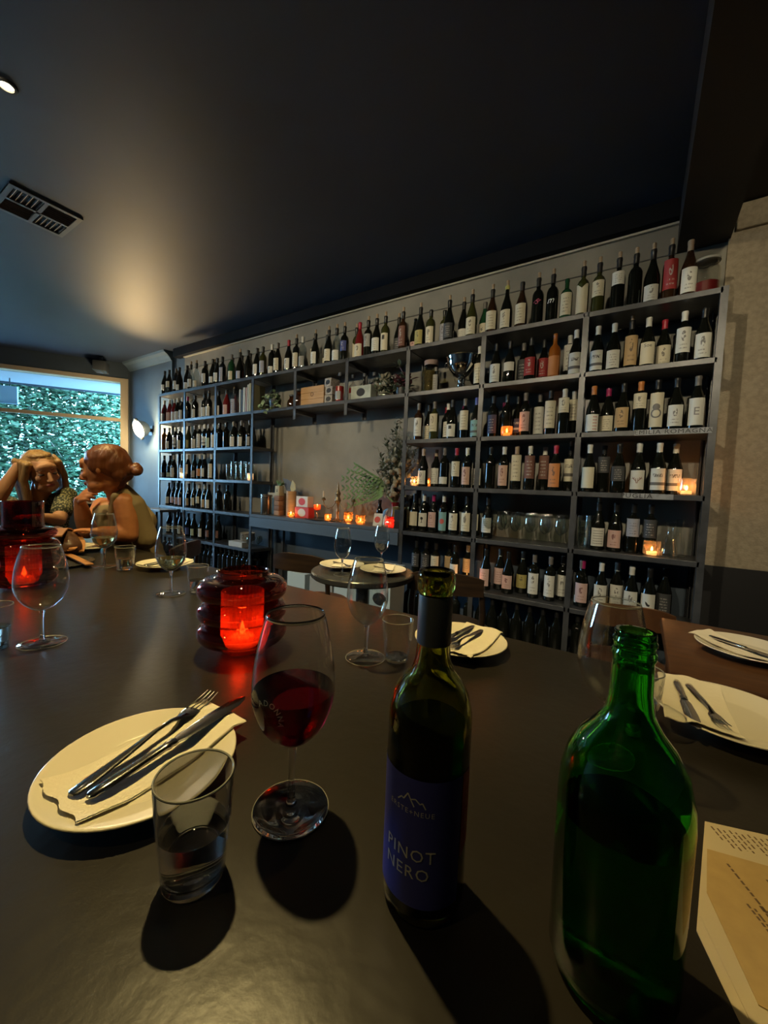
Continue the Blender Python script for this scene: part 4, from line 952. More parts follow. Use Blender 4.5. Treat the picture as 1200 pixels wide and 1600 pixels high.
tr_ = NB(); lathe(tr_, [(0, .001), (.20, .001), (.21, .008), (.20, .006), (0, .004)], 32)
for v_ in tr_.verts: v_.co.y *= .5
sb_ = NB()
solo('serving_tray', tr_, pbr('dark_tray', (.05, .045, .04), .3), 'flat dark oval tray under the candelabrum edge', 'tray', (-2.75, 3.02, CZ-.0005))
vt = thing('postcard', 'red and white illustrated card leaning on the counter', 'card', (-2.02, 2.99, CZ), .15)
b = NB(); box(b, -.045, .045, -.002, .002, 0, .12); part('card', b, M_WB, vt, False).rotation_euler = (-.25, 0, 0)
b = NB(); disc2(b, -.005, 0, .03, 0, 18)
for v_ in b.verts: v_.co = Vector((v_.co.x, -.0035, .06+v_.co.y))
part('red_circle', b, M_RB, vt, False).rotation_euler = (-.25, 0, 0)
wine_bottle(-2.085, 3.12, CZ, 'S', 'k', '-', 0, 0, 'k', 't', .24, 'small dark bottle behind the illustrated card on the counter', 'bottles on the counter')
fg = thing('figurine', 'small pale blue and white figurine beside the card', 'figurine', (-1.93, 2.985, CZ))
mesh = blobs([[((0, 0, .02), .022), ((0, 0, .07), .018), ((.004, 0, .10), .012)]], .004, 2, 'body'); meshpart('body', mesh, pbr('figurine_white', (.55, .55, .5), .5), fg)
mesh = blobs([[((.005, 0, .125), .016)], [((.0, 0, .14), .02), ((.03, -.01, .165), .008)], [((-.01, 0, .13), .014), ((-.02, 0, .10), .01)]], .004, 2, 'blue_hood'); meshpart('blue_hood', mesh, pbr('figurine_blue', (.12, .30, .50), .5), fg)
rc = thing('ruby_candle_holder', 'faceted ruby glass candle holder on the counter', 'candle', (-1.86, 2.965, CZ))
b = NB(); lathe(b, smoothprof([(0, .002), (.03, .001), (.052, .03), (.05, .06), (.03, .075), (.032, .10)], 3), 14); part('faceted_glass', b, thin('ruby_facets', (.75, .03, .04), milk=.4, milkcol=(1, .05, .05), base=.15), rc, False)
b = NB(); lathe(b, [(0, .01), (.018, .01), (.018, .03), (0, .03)], 14); part('tealight', b, M_WAX, rc)
b = NB(); lathe(b, [(0, .032), (.005, .040), (0, .06)], 8); part('flame', b, M_FLAME, rc)
lamp('POINT', 'candle_light', (-1.86, 2.965, CZ+.05), .5, (1, .3, .1), shadow_soft_size=.012)
va = thing('flower_vase', 'dark red vase overflowing with silver grey foliage and dried flowers', 'vase', (-1.92, 3.13, CZ))
b = NB(); lathe(b, smoothprof([(0, .002), (.035, .001), (.04, .05), (.035, .12), (.03, .17), (.04, .22), (.035, .22), (.025, .17), (0, .1)], 3), 24); part('vase_body', b, pbr('oxblood_glaze', (.12, .012, .015), .15), va)
lf = {'D': [], 'S': [], 'G': []}
for k in range(38):
    dx = rnd(-.20, .20); top = rnd(.55, 1.0) if dx > -.08 else rnd(.40, .80); dy = rnd(-.16, .06)
    pts = [(0, 0, .18), (dx*.35, dy*.4, .18+(top-.18)*.45), (dx, dy, top)]
    b = NB(); tube(b, pts, [.004, .003, .0015], 5); part('branch', b, M_STEM, va)
    kind = 'D' if k % 2 else 'S'
    for j in range(44):
        t_ = .25+.75*random.random(); p = Vector(pts[1]).lerp(Vector(pts[2]), max(0, (t_-.4)/.6)) if t_ > .4 else Vector(pts[0]).lerp(Vector(pts[1]), t_/.4)
        lf[kind].append((p+Vector((rnd(-.015, .015), rnd(-.015, .015), rnd(-.015, .015))), (rnd(-1, 1), rnd(-1, .6), rnd(-.3, 1)), (0, 0, 1), rnd(.03, .06), rnd(.013, .024)))
foliage('olive_leaves', lf['D'], M_LEAFD, va); foliage('silver_leaves', lf['S'], M_LEAFS, va)
mesh = blobs([[((rnd(-.06, .18), rnd(-.14, .02), rnd(.28, .64)), rnd(.012, .028))] for _ in range(60)], .007, 1, 'dried_blooms'); meshpart('dried_blooms', mesh, M_DRY, va)
for k in range(6):
    a = -.45+k*.29; L = rnd(.34, .44); e = (-.12-L*math.cos(a), -.06-.02*k, .30+L*math.sin(a)*.75)
    pts = [(0, 0, .20), (-.10, -.04, .30+.02*k), e]
    b = NB(); tube(b, pts, [.004, .003, .001], 5); fr = part('fern_frond', b, M_LEAFG, va)
    sp_ = []
    for j in range(9):
        t_ = j/8; p = Vector(pts[1]).lerp(Vector(pts[2]), t_); L2 = .11*(1-.5*t_)
        for s_ in (-1, 1): sp_.append((p, (-.8, -.15, s_*.6), (0, -1, 0), L2, .022))
    foliage('leaflets', sp_, M_LEAFG, fr)
# black planter body at right
bv = thing('black_planter', 'black planter behind the lantern under the foliage', 'planter', (-1.815, 3.215, CZ))
b = NB(); box(b, -.055, .055, -.045, .045, 0, .30, .006); part('planter_body', b, pbr('gloss_black', (.01, .01, .012), .12), bv)
ln = thing('paper_lantern', 'glowing cream paper lantern box at the right end of the counter', 'lantern', (-1.93, 3.03, CZ))
ln.location = (-1.795, 3.06, CZ)
M_PAPERGLOW = thin('lantern_paper', (.8, .75, .6), milk=.75, milkcol=(.9, .8, .55), base=.0)
b = NB()
for (x0, x1, y0, y1) in ((-.07, .03, -.062, -.060), (-.07, .03, .060, .062), (-.072, -.070, -.06, .06), (.03, .032, -.06, .06)): box(b, x0, x1, y0, y1, 0, .19)
part('paper_side', b, M_PAPERGLOW, ln, False)
b = NB(); lathe(b, [(0, .0), (.02, .0), (.02, .03), (0, .03)], 12, Matrix.Translation((-.02, 0, 0))); part('tealight', b, M_WAX, ln)
lamp('POINT', 'candle_light', (-1.815, 3.06, CZ+.07), 1.1, (1, .62, .25), shadow_soft_size=.012)
carton((-1.775, 2.972, CZ), .075, .05, .165, pbr('black_card', (.02, .023, .026), .4), 'black upright box in front of the paper lantern')
# boxes on the floor below the counter
M_CB = pbr('pale_blue_carton', (.42, .52, .56), .7); M_CG = pbr('grey_carton', (.30, .31, .30), .7)
for (x0, x1, h_, m_, s_) in ((-2.76, -2.53, .33, M_CB, 'pale blue carton under the counter, seen through the chair back'), (-2.47, -2.20, .33, M_CG, 'grey carton under the round table, second from left'), (-2.18, -1.92, .34, M_CB, 'pale blue carton with dark tape, right of the grey carton'), (-1.80, -1.60, .52, M_CB, 'tall pale blue stacked carton right of the round table')):
    t = carton(((x0+x1)/2, 2.70, 0), x1-x0, .22, h_, m_, s_, group='cartons under the counter', logo=(.10, M_INKK))

# ------------------------------------------------------------------ long table
tb = thing('long_table', 'long charcoal communal table with place settings', 'table')
b = NB(); box(b, -3.25, 2.2, -.62, 1.022, TZ-.035, TZ, .003); part('tabletop', b, M_TABLE, tb, True, .5)
for x in (-2.8, -.6, 1.7):
    b = NB(); box(b, x-.25, x+.25, .0, .45, 0, .03, .004); box(b, x-.06, x+.06, .16, .28, .03, TZ-.035, .004); part('pedestal', b, M_STEEL, tb, False)

def plate(loc, label, r=.110):
    if 'pl' not in BC:
        b = NB(); lathe(b, smoothprof([(0, .004), (.048, .004), (.050, .0), (.056, .001), (.062, .006), (.098, .0155), (.109, .020), (.110, .0215), (.108, .0225), (.098, .0195), (.070, .0115), (.060, .010), (0, .0095)], 3), 56); BC['pl'] = mesh_from_bm('plate', b, M_CERAM, True)
    o = bpy.data.objects.new('plate', BC['pl']); link(o); o.location = loc; o['label'] = label; o['category'] = 'plate'; o['kind'] = 'thing'; o['group'] = 'cream dinner plates'
    return o
def plz(r):
    return float(np.interp(r, [0, .06, .070, .098, .108, .112, .118, .16], [.0102, .0112, .0135, .0212, .0242, .0244, .0225, .0165]))
def napkin(plate_loc, off, wd, ln_, rz, label, seed=1):
    """paper napkin draped over a plate: a double sheet following the dish"""
    rr = random.Random(seed)
    nx, ny = 26, 40; b = NB(); V = []
    ca, sa = math.cos(rz), math.sin(rz)
    ph = rr.uniform(0, 6)
    for layer in (0, 1):
        G = []
        for i in range(nx+1):
            row = []
            for j in range(ny+1):
                u = (i/nx-.5)*wd*(1-.03*layer); v_ = (j/ny-.5)*ln_
                # ragged end
                v_ += .0025*math.sin(i*.6+ph)*(1 if j == 0 else 0)
                x = off[0]+u*ca-v_*sa; y = off[1]+u*sa+v_*ca
                r = math.hypot(x, y); z = plz(r)+.0006+.0012*layer
                endk = max(0, abs(v_)/(ln_/2)-.82)/.18
                z += endk*.0018*(math.sin(u*95+ph)+1)*.5+.0006*math.sin(v_*90+u*40+ph)+.0006
                row.append(b.verts.new((x, y, z)))
            G.append(row)
        for i in range(nx):
            for j in range(ny): b.faces.new((G[i][j], G[i+1][j], G[i+1][j+1], G[i][j+1]))
    o = solo('napkin', b, M_LINEN, label, 'napkin', plate_loc, 0, 'folded paper napkins', True, None)
    return o
def lerp(a, b_, t): return a+(b_-a)*t
def cutlery(kind, p0, p1, z0, label, tilt=0.0):
    """p0 = handle end, p1 = tip"""
    key = 'cut'+kind
    if key not in BC:
        L = .215 if kind == 'knife' else .20; b = NB()
        def loft(secs):
            rings = []
            for (y, w_, h_, zc) in secs:
                rings.append([b.verts.new((w_*math.cos(2*PI*k/12), y, zc+h_*math.sin(2*PI*k/12))) for k in range(12)])
            for A, B in zip(rings, rings[1:]):
                for k in range(12): b.faces.new((A[k], A[(k+1) % 12], B[(k+1) % 12], B[k]))
            b.faces.new(rings[0]); b.faces.new(rings[-1])
        if kind == 'knife':
            loft([(0, .004, .002, .004), (.003, .0070, .0034, .004), (.02, .0082, .0038, .0042), (.06, .0070, .0040, .0044), (.085, .0055, .0040, .0045), (.089, .0075, .0048, .0045), (.092, .0055, .0040, .0045), (.096, .0072, .0045, .0045), (.100, .006, .0030, .0045)])
            h = mesh_from_bm('handle', b, M_CHROME, True, .8); b = NB()
            loft([(.099, .006, .0018, .0045), (.110, .0095, .0010, .0048), (.16, .0115, .0008, .0050), (.195, .0105, .0007, .0050), (.208, .0065, .0006, .0050), (.2145, .0015, .0005, .0050)])
            bl = mesh_from_bm('blade', b, M_CHROME, True, .8); BC[key] = [('handle', h), ('blade', bl)]
        else:
            loft([(0, .004, .001, .003), (.003, .0075, .0016, .003), (.02, .0085, .0018, .0032), (.06, .0060, .0020, .005), (.10, .0035, .0022, .0085), (.125, .0032, .0020, .0080), (.140, .0060, .0016, .0045), (.150, .0115, .0013, .0030)])
            h = mesh_from_bm('handle', b, M_CHROME, True, .8); b = NB()
            loft([(.149, .0110, .0013, .0031), (.157, .0122, .0011, .0026), (.164, .0122, .0010, .0028)])
            for k in range(4):
                x = -.0102+k*.0068
                tube(b, [(x, .162, .0028), (x, .175, .0036), (x*.96, .188, .0060), (x*.92, .200, .0095)], [.0019, .0017, .0014, .0006], 6)
            bl = mesh_from_bm('tines', b, M_CHROME, True, .8); BC[key] = [('handle', h), ('tines', bl)]
    dx, dy = p1[0]-p0[0], p1[1]-p0[1]; a = math.atan2(dy, dx)-PI/2; Lr = math.hypot(dx, dy); L = .215 if kind == 'knife' else .20
    t = thing('dinner_'+kind, label, kind, (p0[0], p0[1], z0), a, 'steel cutlery'); t.scale = (Lr/L,)*3
    t.rotation_euler = (tilt, 0, a)
    for n_, me in BC[key]: part(n_, me, None, t)
    return t
# the near place setting
PZ = TZ+.0005
P1 = (-.507, .240)
plate((*P1, PZ), 'cream plate with folded napkin and cutlery nearest the viewer at left')
napkin((*P1, PZ), (-.004, .016), .100, .212, .05, 'cream napkin on the nearest left plate under fork and knife', 1)
cutlery('fork', (-.507, .163), (-.563, .372), PZ+.0185, 'steel fork lying tines up on the nearest left plate', .02)
cutlery('knife', (-.487, .172), (-.513, .397), PZ+.0185, 'steel dinner knife lying on the nearest left plate', .03)
# centre far plate
P2 = (-.342, .885)
plate((*P2, PZ), 'cream plate behind the red wine bottle with napkin and cutlery')
napkin((*P2, PZ), (.02, .0), .10, .200, -.05, 'cream napkin on the plate behind the red wine bottle', 2)
cutlery('fork', (-.318, .975), (-.340, .800), PZ+.0185, 'steel fork on the plate behind the red wine bottle', .0)
cutlery('knife', (-.345, .985), (-.375, .800), PZ+.0185, 'steel knife on the plate behind the red wine bottle', .0)
# right plate
P3 = (.150, .868)
plate((*P3, PZ), 'cream plate at the right with napkin, knife and fork beside the green bottle')
napkin((*P3, PZ), (-.045, .0), .10, .195, .02, 'cream napkin on the right plate by the green bottle', 3)
cutlery('knife', (.082, .945), (.098, .760), PZ+.0185, 'steel knife on the right plate, blade toward the viewer', .0)
cutlery('fork', (.100, .948), (.136, .795), PZ+.0185, 'steel fork on the right plate, tines toward the viewer', .0)
# far left plates
P4 = (-1.69, .885)
plate((*P4, PZ), 'cream plate with napkin near the far table edge behind the white wine glass')
napkin((*P4, PZ), (0, 0), .10, .20, .1, 'cream napkin on the plate behind the white wine glass', 4)
cutlery('fork', (-1.70, .80), (-1.72, .96), PZ+.0185, 'steel fork on the plate behind the white wine glass'); cutlery('knife', (-1.67, .79), (-1.68, .97), PZ+.0185, 'steel knife on the plate behind the white wine glass')
P5 = (-2.36, .84)
plate((*P5, PZ), 'cream plate in front of the auburn-haired woman'); napkin((*P5, PZ), (0, 0), .10, .19, .3, 'cream napkin on the plate before the auburn-haired woman', 5)

# tumblers
def tumbler(loc, label, H=.100, r0=.0335, r1=.0275, water=0):
    t = thing('tumbler', label, 'glass', loc, 0, 'water tumblers')
    me = tumbler_mesh(H, r0, r1, M_CLEAR if H > .1 else M_THIN, 40, .010); part('tumbler_wall', me, None, t)
    b = NB(); tube(b, [((r0-.0009)*math.cos(2*PI*i/48), (r0-.0009)*math.sin(2*PI*i/48), H) for i in range(49)], .0010, 6, False); part('rim', b, M_RIM, t)
    b = NB(); lathe(b, [(0, .0015), (r1-.0035, .0015), (r1-.003, .009), (0, .0095)], 32); part('thick_base', b, M_CLEAR, t, True, .6)
    if water:
        zw = H*water
        r_w = r1-.0024+(r0-r1)*water*.98
        b = NB(); lathe(b, [(0, .0104), (r1-.0030, .0104), (r1-.0024, .012), (r_w, zw-.0006), (r_w+.0003, zw), (r_w-.002, zw-.0008), (0, zw-.001)], 40); part('water', b, M_WATER, t, True, .8)
    return t
tumbler((-.332, .202, PZ), 'water tumbler half full in the left foreground before the nearest plate', .1008, .0350, .0280, .52)
tumbler((-.425, .725, PZ), 'empty tumbler beside the plate behind the red wine bottle', .090, .0345, .0270)
tumbler((-1.135, .232, PZ), 'water tumbler cut by the left frame edge', .095, .034, .027, .5)
tumbler((-1.235, .755, PZ), 'tumbler beside the nearer white wine glass, left of the red lantern', .09, .034, .027, .45)
tumbler((-1.755, .755, PZ), 'tumbler beside the far white wine glass', .095, .038, .030, .5)
tumbler((.020, .775, PZ), 'tumbler mostly hidden behind the green bottle neck', .09, .034, .027, .4)
# wine glasses
M_REDW = pbr('red_wine', (.16, .002, .010), 0, trans=.85, ior=1.34); M_WHITEW = pbr('white_wine', (.80, .70, .35), 0, trans=.95, ior=1.34)
wine_glass((-.315, .310, PZ), 'wine glass of red wine with etched lettering in the foreground', .2310, .0465, .0435, ('red_wine', M_REDW), .42, seg=56, rz=.16, print_='ADONNA', mat=M_CLEAR)
wine_glass((-.484, .690, PZ), 'empty wine glass between the red lantern and the dark bottle', .2210, .0455, .0440, seg=48)
wine_glass((-1.096, .304, PZ), 'empty wine glass at the left, in front of the far red lantern', .2200, .0485, .0440, seg=48)
wine_glass((-1.276, .686, PZ), 'white wine glass left of the nearer red lantern', .2230, .0470, .0440, ('white_wine', M_WHITEW), .28, seg=40)
wine_glass((-1.875, .727, PZ), 'white wine glass in front of the auburn-haired woman', .2250, .0480, .0440, ('white_wine', M_WHITEW), .30, seg=40)
wine_glass((-.019, .650, PZ), 'empty etched wine glass behind the green bottle', .2260, .0450, .0420, seg=48, rz=PI+.55, print_='ADONNA')
wine_glass((-1.43, .262, PZ), 'wine glass cut by the left frame edge', .21, .047, .044, seg=32)
wine_glass((-2.70, .56, PZ), 'wine glass beside the far red lantern by the blonde woman', .21, .045, .044, ('white_wine', M_WHITEW), .25, seg=24)

# red bubble lanterns
M_REDOUT = thin('smoked_red_glass', (.66, .24, .17), gloss=1.0, base=.08); M_REDIN = thin('ribbed_red_glass', (1, .42, .22), milk=.42, milkcol=(1, .30, .12), base=.08)
def lantern(loc, label, tall=False):
    t = thing('bubble_lantern', label, 'lantern', loc, 0, 'red glass candle lanterns')
    p = [(.050, .001), (.052, .012)]
    cs = (.044, .090) if not tall else (.040, .085)
    def ring(zc, R, hh, n=8): return [(R-.026+.026*math.cos(a), zc+hh*math.sin(a)) for a in [(-PI*.5+PI*i/n) for i in range(n+1)]]
    prof = [(.046, .002), (.050, .006), (.060, .018)]+ring(.045, .0955, .023)+ring(.092, .0955, .023)+ring(.140, .0965, .024)
    if tall:
        prof = [(.060, .002), (.075, .010)]+ring(.036, .092, .024)+ring(.085, .097, .024)+ring(.134, .097, .024)+ring(.180, .090, .020)+[(.056, .203), (.054, .21)]
        prof += [(.054, .285), (.0525, .286), (.0515, .284)]; inn = [(max(r-.003, .02), z) for r, z in prof[-4::-1]]
    else:
        prof += [(.062, .165), (.055, .170), (.0555, .180), (.0535, .181), (.0515, .178)]; inn = [(max(r-.003, .02), z) for r, z in prof[-3::-1]]
    b = NB(); lathe(b, [(0, .004)]+prof+inn+[(0, .007)], 64); part('bubble_shade', b, M_REDOUT, t, True)
    R_, h_ = .044, .135
    b = NB(); n_ = 144
    rr = [(.034, .010), (.036, .012), (R_-.002, .03), (R_, .036), (R_, h_)]
    lathe(b, [(0, .009)]+rr, n_)
    for v_ in b.verts:
        q = math.hypot(v_.co.x, v_.co.y)
        if v_.co.z > .033 and q > .02:
            a = math.atan2(v_.co.y, v_.co.x); k = 1+.045*math.cos(a*30); v_.co.x *= k; v_.co.y *= k
    part('ribbed_cup', b, M_REDIN, t, True)
    b = NB(); lathe(b, [(0, .011), (.026, .011), (.026, .030), (.020, .031), (0, .030)], 24); part('tealight', b, M_WAX, t)
    b = NB(); lathe(b, smoothprof([(0, .033), (.006, .039), (.0055, .047), (.002, .060), (0, .066)], 3), 10); part('flame', b, M_FLAME, t)
    lamp('POINT', 'candle_light', (loc[0], loc[1], loc[2]+.055), 0.65 if not tall else .10, (1, .38, .10), shadow_soft_size=.012)
    return t
lantern((-.733, .556, PZ), 'lit red bubble glass candle lantern on the middle of the table')
lantern((-1.722, .431, PZ), 'tall red bubble glass lantern at the left, behind the empty wine glass', True)

# pinot bottle -------------------------------------------------------
pb = thing('red_wine_bottle', 'dark olive wine bottle with blue label in the foreground', 'bottle', (-.148, .318, PZ))
M_OLIVE = pbr('olive_bottle_glass', (.42, .46, .08), .0, trans=1, ior=1.45)
o_ = [(.028, 0), (.0365, .003), (.0378, .012), (.0378, .165), (.0372, .178), (.0335, .193), (.0265, .204), (.0195, .212), (.0162, .222), (.0150, .235), (.0148, .282), (.0150, .283), (.0166, .285), (.0170, .292), (.0168, .299), (.0156, .3035), (.0125, .3045)]
i_ = [(.0098, .302), (.0095, .28), (.0100, .235), (.0115, .221), (.0150, .210), (.0225, .202), (.0300, .190), (.0342, .176), (.0346, .165), (.0346, .02), (.030, .010), (.012, .016), (0, .022)]
b = NB(); lathe(b, [(0, .012), (.015, .008)]+o_+i_, 64); part('bottle_body', b, M_OLIVE, pb, True, 1.2)
b = NB(); lathe(b, [(0, .0215), (.012, .0155), (.030, .0095), (.0347, .0195), (.0347, .162), (.0345, .1655), (0, .1655)], 48); part('red_wine', b, pbr('dark_red_wine', (.010, .002, .003), .05), pb, True, .8)
b = NB(); lathe(b, [(.0152, .2375), (.0154, .2385), (.0154, .2805), (.0150, .2815)], 48); part('capsule', b, pbr('slate_foil', (.11, .125, .145), .42), pb, True)
RL = .0381
b = NB(); cpatch(b, RL, .020, .133, -1.35, 1.34, 32); bl_ = part('label', b, pbr('royal_blue_paper', (.07, .08, .44), .5), pb, True)
b = NB(); cpatch(b, RL, .058, .133, 1.38, 1.78, 6)
for v_ in b.verts:
    if v_.co.z < .06: v_.co.z += (math.atan2(v_.co.x, -v_.co.y)-1.38)*.018
part('red_back_label', b, pbr('red_paper', (.36, .030, .022), .5), pb, True)
b = textmesh('ERSTE NEUE', .0050, spacing=1.2)
bmesh.ops.transform(b, matrix=Matrix.Rotation(PI/2, 4, 'Z'), verts=b.verts); bend(b, RL+.0005, .100, 1.56); part('small_print', b, pbr('salmon_print', (.6, .25, .16), .5), pb, False)
tx = .05
for s_, z, sz_ in (('PINOT', .0665, .0150), ('NERO', .0505, .0150)):
    b = textmesh(s_, sz_, 'LEFT', 1.12)
    for v_ in b.verts: v_.co.x -= .022
    bend(b, RL+.0005, z, tx-.02); part('lettering', b, M_INKW, bl_, False)
    for o in (S.objects[-1],): pass
b = textmesh('ERSTE+NEUE', .0062, spacing=1.25); bend(b, RL+.0005, .1040, tx+.04); part('lettering', b, M_INKW, bl_, False)
b = NB(); stroke2(b, [(-.0125, -.004), (-.0085, .0), (-.0065, -.001), (-.0025, .0055), (.0010, -.0005), (.0035, -.0045)], .0011); stroke2(b, [(.0, .001), (.0045, .0025), (.0085, -.0010), (.0105, .0005), (.0135, -.0045)], .0011)
bend(b, RL+.0005, .1140, tx+.04); part('mountain_logo', b, M_INKW, bl_, False)

# green bottle --------------------------------------------------------
gb = thing('green_water_bottle', 'large open green glass bottle in the right foreground', 'bottle', (.004, .350, PZ))
M_GREEN = pbr('emerald_bottle_glass', (.12, .62, .10), .0, trans=1, ior=1.45)
o_ = [(.034, 0), (.0430, .003), (.0455, .012), (.0458, .10), (.0460, .138), (.0448, .155), (.0405, .173), (.0320, .189), (.0225, .2005), (.0165, .212), (.0146, .226), (.0140, .245), (.0138, .253), (.0150, .2555), (.0150, .2585), (.0139, .260), (.0139, .2640), (.0148, .2655), (.0148, .2670), (.0139, .2685), (.0139, .2725), (.0134, .2745)]
i_ = [(.0108, .2745), (.0106, .255), (.0110, .228), (.0130, .212), (.0190, .2000), (.0285, .187), (.0375, .171), (.0420, .154), (.0430, .138), (.0428, .02), (.037, .010), (.014, .020), (0, .026)]
b = NB(); lathe(b, [(0, .015), (.016, .010)]+o_+i_, 72); part('bottle_body', b, M_GREEN, gb, True, 1.0)
b = NB(); lathe(b, [(0, .0255), (.014, .0195), (.037, .0095), (.0429, .0198), (.0431, .1300), (0, .1300)], 64); part('water', b, pbr('still_water', (.30, .55, .30), 0, trans=1, ior=1.33), gb, True, .8)

# menus -----------------------------------------------------------------
def menu(pts, z, label, mat, lines, name='menu_sheet'):
    cxm = sum(p[0] for p in pts)/len(pts); cym = sum(p[1] for p in pts)/len(pts)
    t = thing(name, label, 'menu', (cxm, cym, z), 0, 'paper menus')
    b = NB(); vs = [b.verts.new((p[0]-cxm, p[1]-cym, 0)) for p in pts]; f = b.faces.new(vs)
    r_ = bmesh.ops.extrude_face_region(b, geom=[f]); bmesh.ops.translate(b, vec=(0, 0, .0007), verts=[g for g in r_['geom'] if isinstance(g, bmesh.types.BMVert)])
    part('sheet', b, mat, t, False)
    b = NB()
    for (x, y, L, a, h) in lines:
        rr = random.Random(int(x*9999+y*777)); s = 0; ca, sa = math.cos(a), math.sin(a)
        while s < L:
            w_ = rr.uniform(.0025, .007)
            p = [(s, -h/2), (min(s+w_, L), -h/2), (min(s+w_, L), h/2), (s, h/2)]
            b.faces.new([b.verts.new((x-cxm+q[0]*ca-q[1]*sa, y-cym+q[0]*sa+q[1]*ca, .0009)) for q in p]); s += w_+.0016
    part('printed_lines', b, pbr('brown_print_small', (.16, .10, .06), .7), t, False)
    return t
M_MENU = pbr('cream_menu_paper', (.62, .52, .36), .8); M_KRAFTM = pbr('kraft_menu_paper', (.52, .36, .16), .8, var=.05, scale=60)
A1 = math.radians(-63)
L1 = [(.0935+i*.0055, .573-(i % 3)*.001+(i*.0017), .026 if i % 5 else .018, A1, .0018) for i in range(30)]
menu([(.066, .424), (.0885, .578), (.330, .655), (.330, .395), (.092, .345)], TZ+.0004, 'cream printed menu sheet under the kraft one at the right edge', M_MENU, L1)
menu([(.070, .440), (.0840, .540), (.320, .600), (.320, .400), (.094, .362)], TZ+.0014, 'second cream menu sheet under the kraft page', M_MENU, [])
L2 = [(.100, .520, .05, A1, .0022), (.130, .521, .03, A1, .0026)]+[(.108+i*.0048, .478+i*.0022-(i % 2)*.004, .026+(i % 3)*.012, A1, .0020) for i in range(14)]
menu([(.078, .470), (.0850, .530), (.315, .585), (.315, .392), (.0985, .385)], TZ+.0024, 'kraft brown menu page on top of the menus at the right edge', M_KRAFTM, L2)

# handbag on a dark round tray -----------------------------------------
b = NB(); lathe(b, [(0, .001), (.14, .001), (.152, .010), (.150, .012), (.138, .005), (0, .004)], 48)
solo('dark_plate', b, pbr('dark_stoneware', (.05, .047, .045), .25), 'dark round plate beneath the brown bag strap', 'plate', (-2.06, .600, PZ))
hb = thing('handbag', 'slouchy dark brown leather handbag with tan strap on the table', 'handbag', (-2.33, .70, PZ))
M_LEATH = pbr('brown_leather', (.10, .045, .025), .42, var=.3, scale=9, bump=.2, bscale=30); M_TAN = pbr('tan_leather', (.42, .19, .07), .45, var=.15, scale=10)
mesh = blobs([[((-.12, 0, .045), (.07, .06, .045)), ((.0, .02, .06), (.08, .07, .06)), ((.11, .01, .045), (.06, .06, .045))], [((-.05, .02, .10), (.05, .035, .03)), ((.05, .02, .09), (.05, .03, .028))]], .008, 5, 'bag_body'); meshpart('bag_body', mesh, M_LEATH, hb)
def strap(pts, w_, th, name, mat, par):
    b = NB(); pts = [Vector(p) for p in pts]; fine = []
    for i in range(len(pts)-1):
        p0 = pts[max(i-1, 0)]; p1 = pts[i]; p2 = pts[i+1]; p3 = pts[min(i+2, len(pts)-1)]
        for k in range(6):
            t_ = k/6; fine.append(.5*((2*p1)+(-p0+p2)*t_+(2*p0-5*p1+4*p2-p3)*t_*t_+(-p0+3*p1-3*p2+p3)*t_**3))
    fine.append(pts[-1]); rings = []
    for i, p in enumerate(fine):
        d = (fine[min(i+1, len(fine)-1)]-fine[max(i-1, 0)]).normalized(); s = d.cross(Vector((0, 0, 1))); s = s.normalized() if s.length > .05 else Vector((0, 1, 0)); n_ = s.cross(d)
        rings.append([b.verts.new(p+s*a*w_/2+n_*c_*th/2) for a, c_ in ((-1, -1), (1, -1), (1, 1), (-1, 1))])
    for A, B in zip(rings, rings[1:]):
        for k in range(4): b.faces.new((A[k], A[(k+1) % 4], B[(k+1) % 4], B[k]))
    b.faces.new(rings[0]); b.faces.new(rings[-1]); return part(name, b, mat, par, True, .6)
hl = hb.location
strap([Vector((-2.012,0.602,0.900))-hl, Vector((-2.289,0.715,0.900))-hl, Vector((-2.366,0.775,0.870))-hl, Vector((-2.307,0.787,0.830))-hl, Vector((-2.179,0.738,0.800))-hl], .045, .006, 'strap', M_TAN, hb)
strap([Vector((-2.311,0.783,0.830))-hl, Vector((-2.145,0.702,0.820))-hl, Vector((-2.225,0.689,0.800))-hl, Vector((-2.122,0.690,0.795))-hl, Vector((-1.871,0.672,0.792))-hl], .028, .005, 'strap', M_TAN, hb)
b = NB(); n_ = 24; tube(b, [(.17+.022*math.cos(2*PI*i/n_), -.05, .062+.022*math.sin(2*PI*i/n_)) for i in range(n_+1)], .0035, 8, False); part('strap_ring', b, M_CHROME, hb)

# ------------------------------------------------------------------ small round table beyond, chairs
rt = thing('round_table', 'small dark round table by the counter, laid for two', 'table', (-1.10, 1.52, 0))
b = NB(); lathe(b, [(0, .72), (.240, .72), (.248, .727), (.248, .745), (.243, .75), (0, .75)], 56); part('tabletop', b, pbr('dark_round_top', (.035, .036, .038), .25, spec=.6), rt, True, .6)
b = NB(); lathe(b, [(0, 0), (.22, 0), (.22, .015), (.03, .03), (.03, .72), (0, .72)], 24); part('pedestal', b, M_STEEL, rt)
plate((-1.215, 1.50, .7505), 'cream plate at the left of the small round table'); napkin((-1.215, 1.50, .7505), (0, 0), .09, .19, .4, 'napkin on the left plate of the small round table', 7)
plate((-1.0, 1.545, .7505), 'cream plate at the right of the small round table'); napkin((-1.0, 1.545, .7505), (0, 0), .09, .19, .4, 'napkin on the right plate of the small round table', 8)
cutlery('fork', (-1.29, 1.52), (-1.14, 1.48), .767, 'steel fork on the left plate of the round table'); cutlery('fork', (-1.07, 1.57), (-.93, 1.52), .767, 'steel fork on the right plate of the round table')
wine_glass((-1.115, 1.378, .7505), 'left wine glass on the small round table', .215, .040, .038, seg=28, mat=M_THIN)
wine_glass((-1.085, 1.655, .7505), 'right wine glass on the small round table', .215, .040, .038, seg=28, mat=M_THIN)
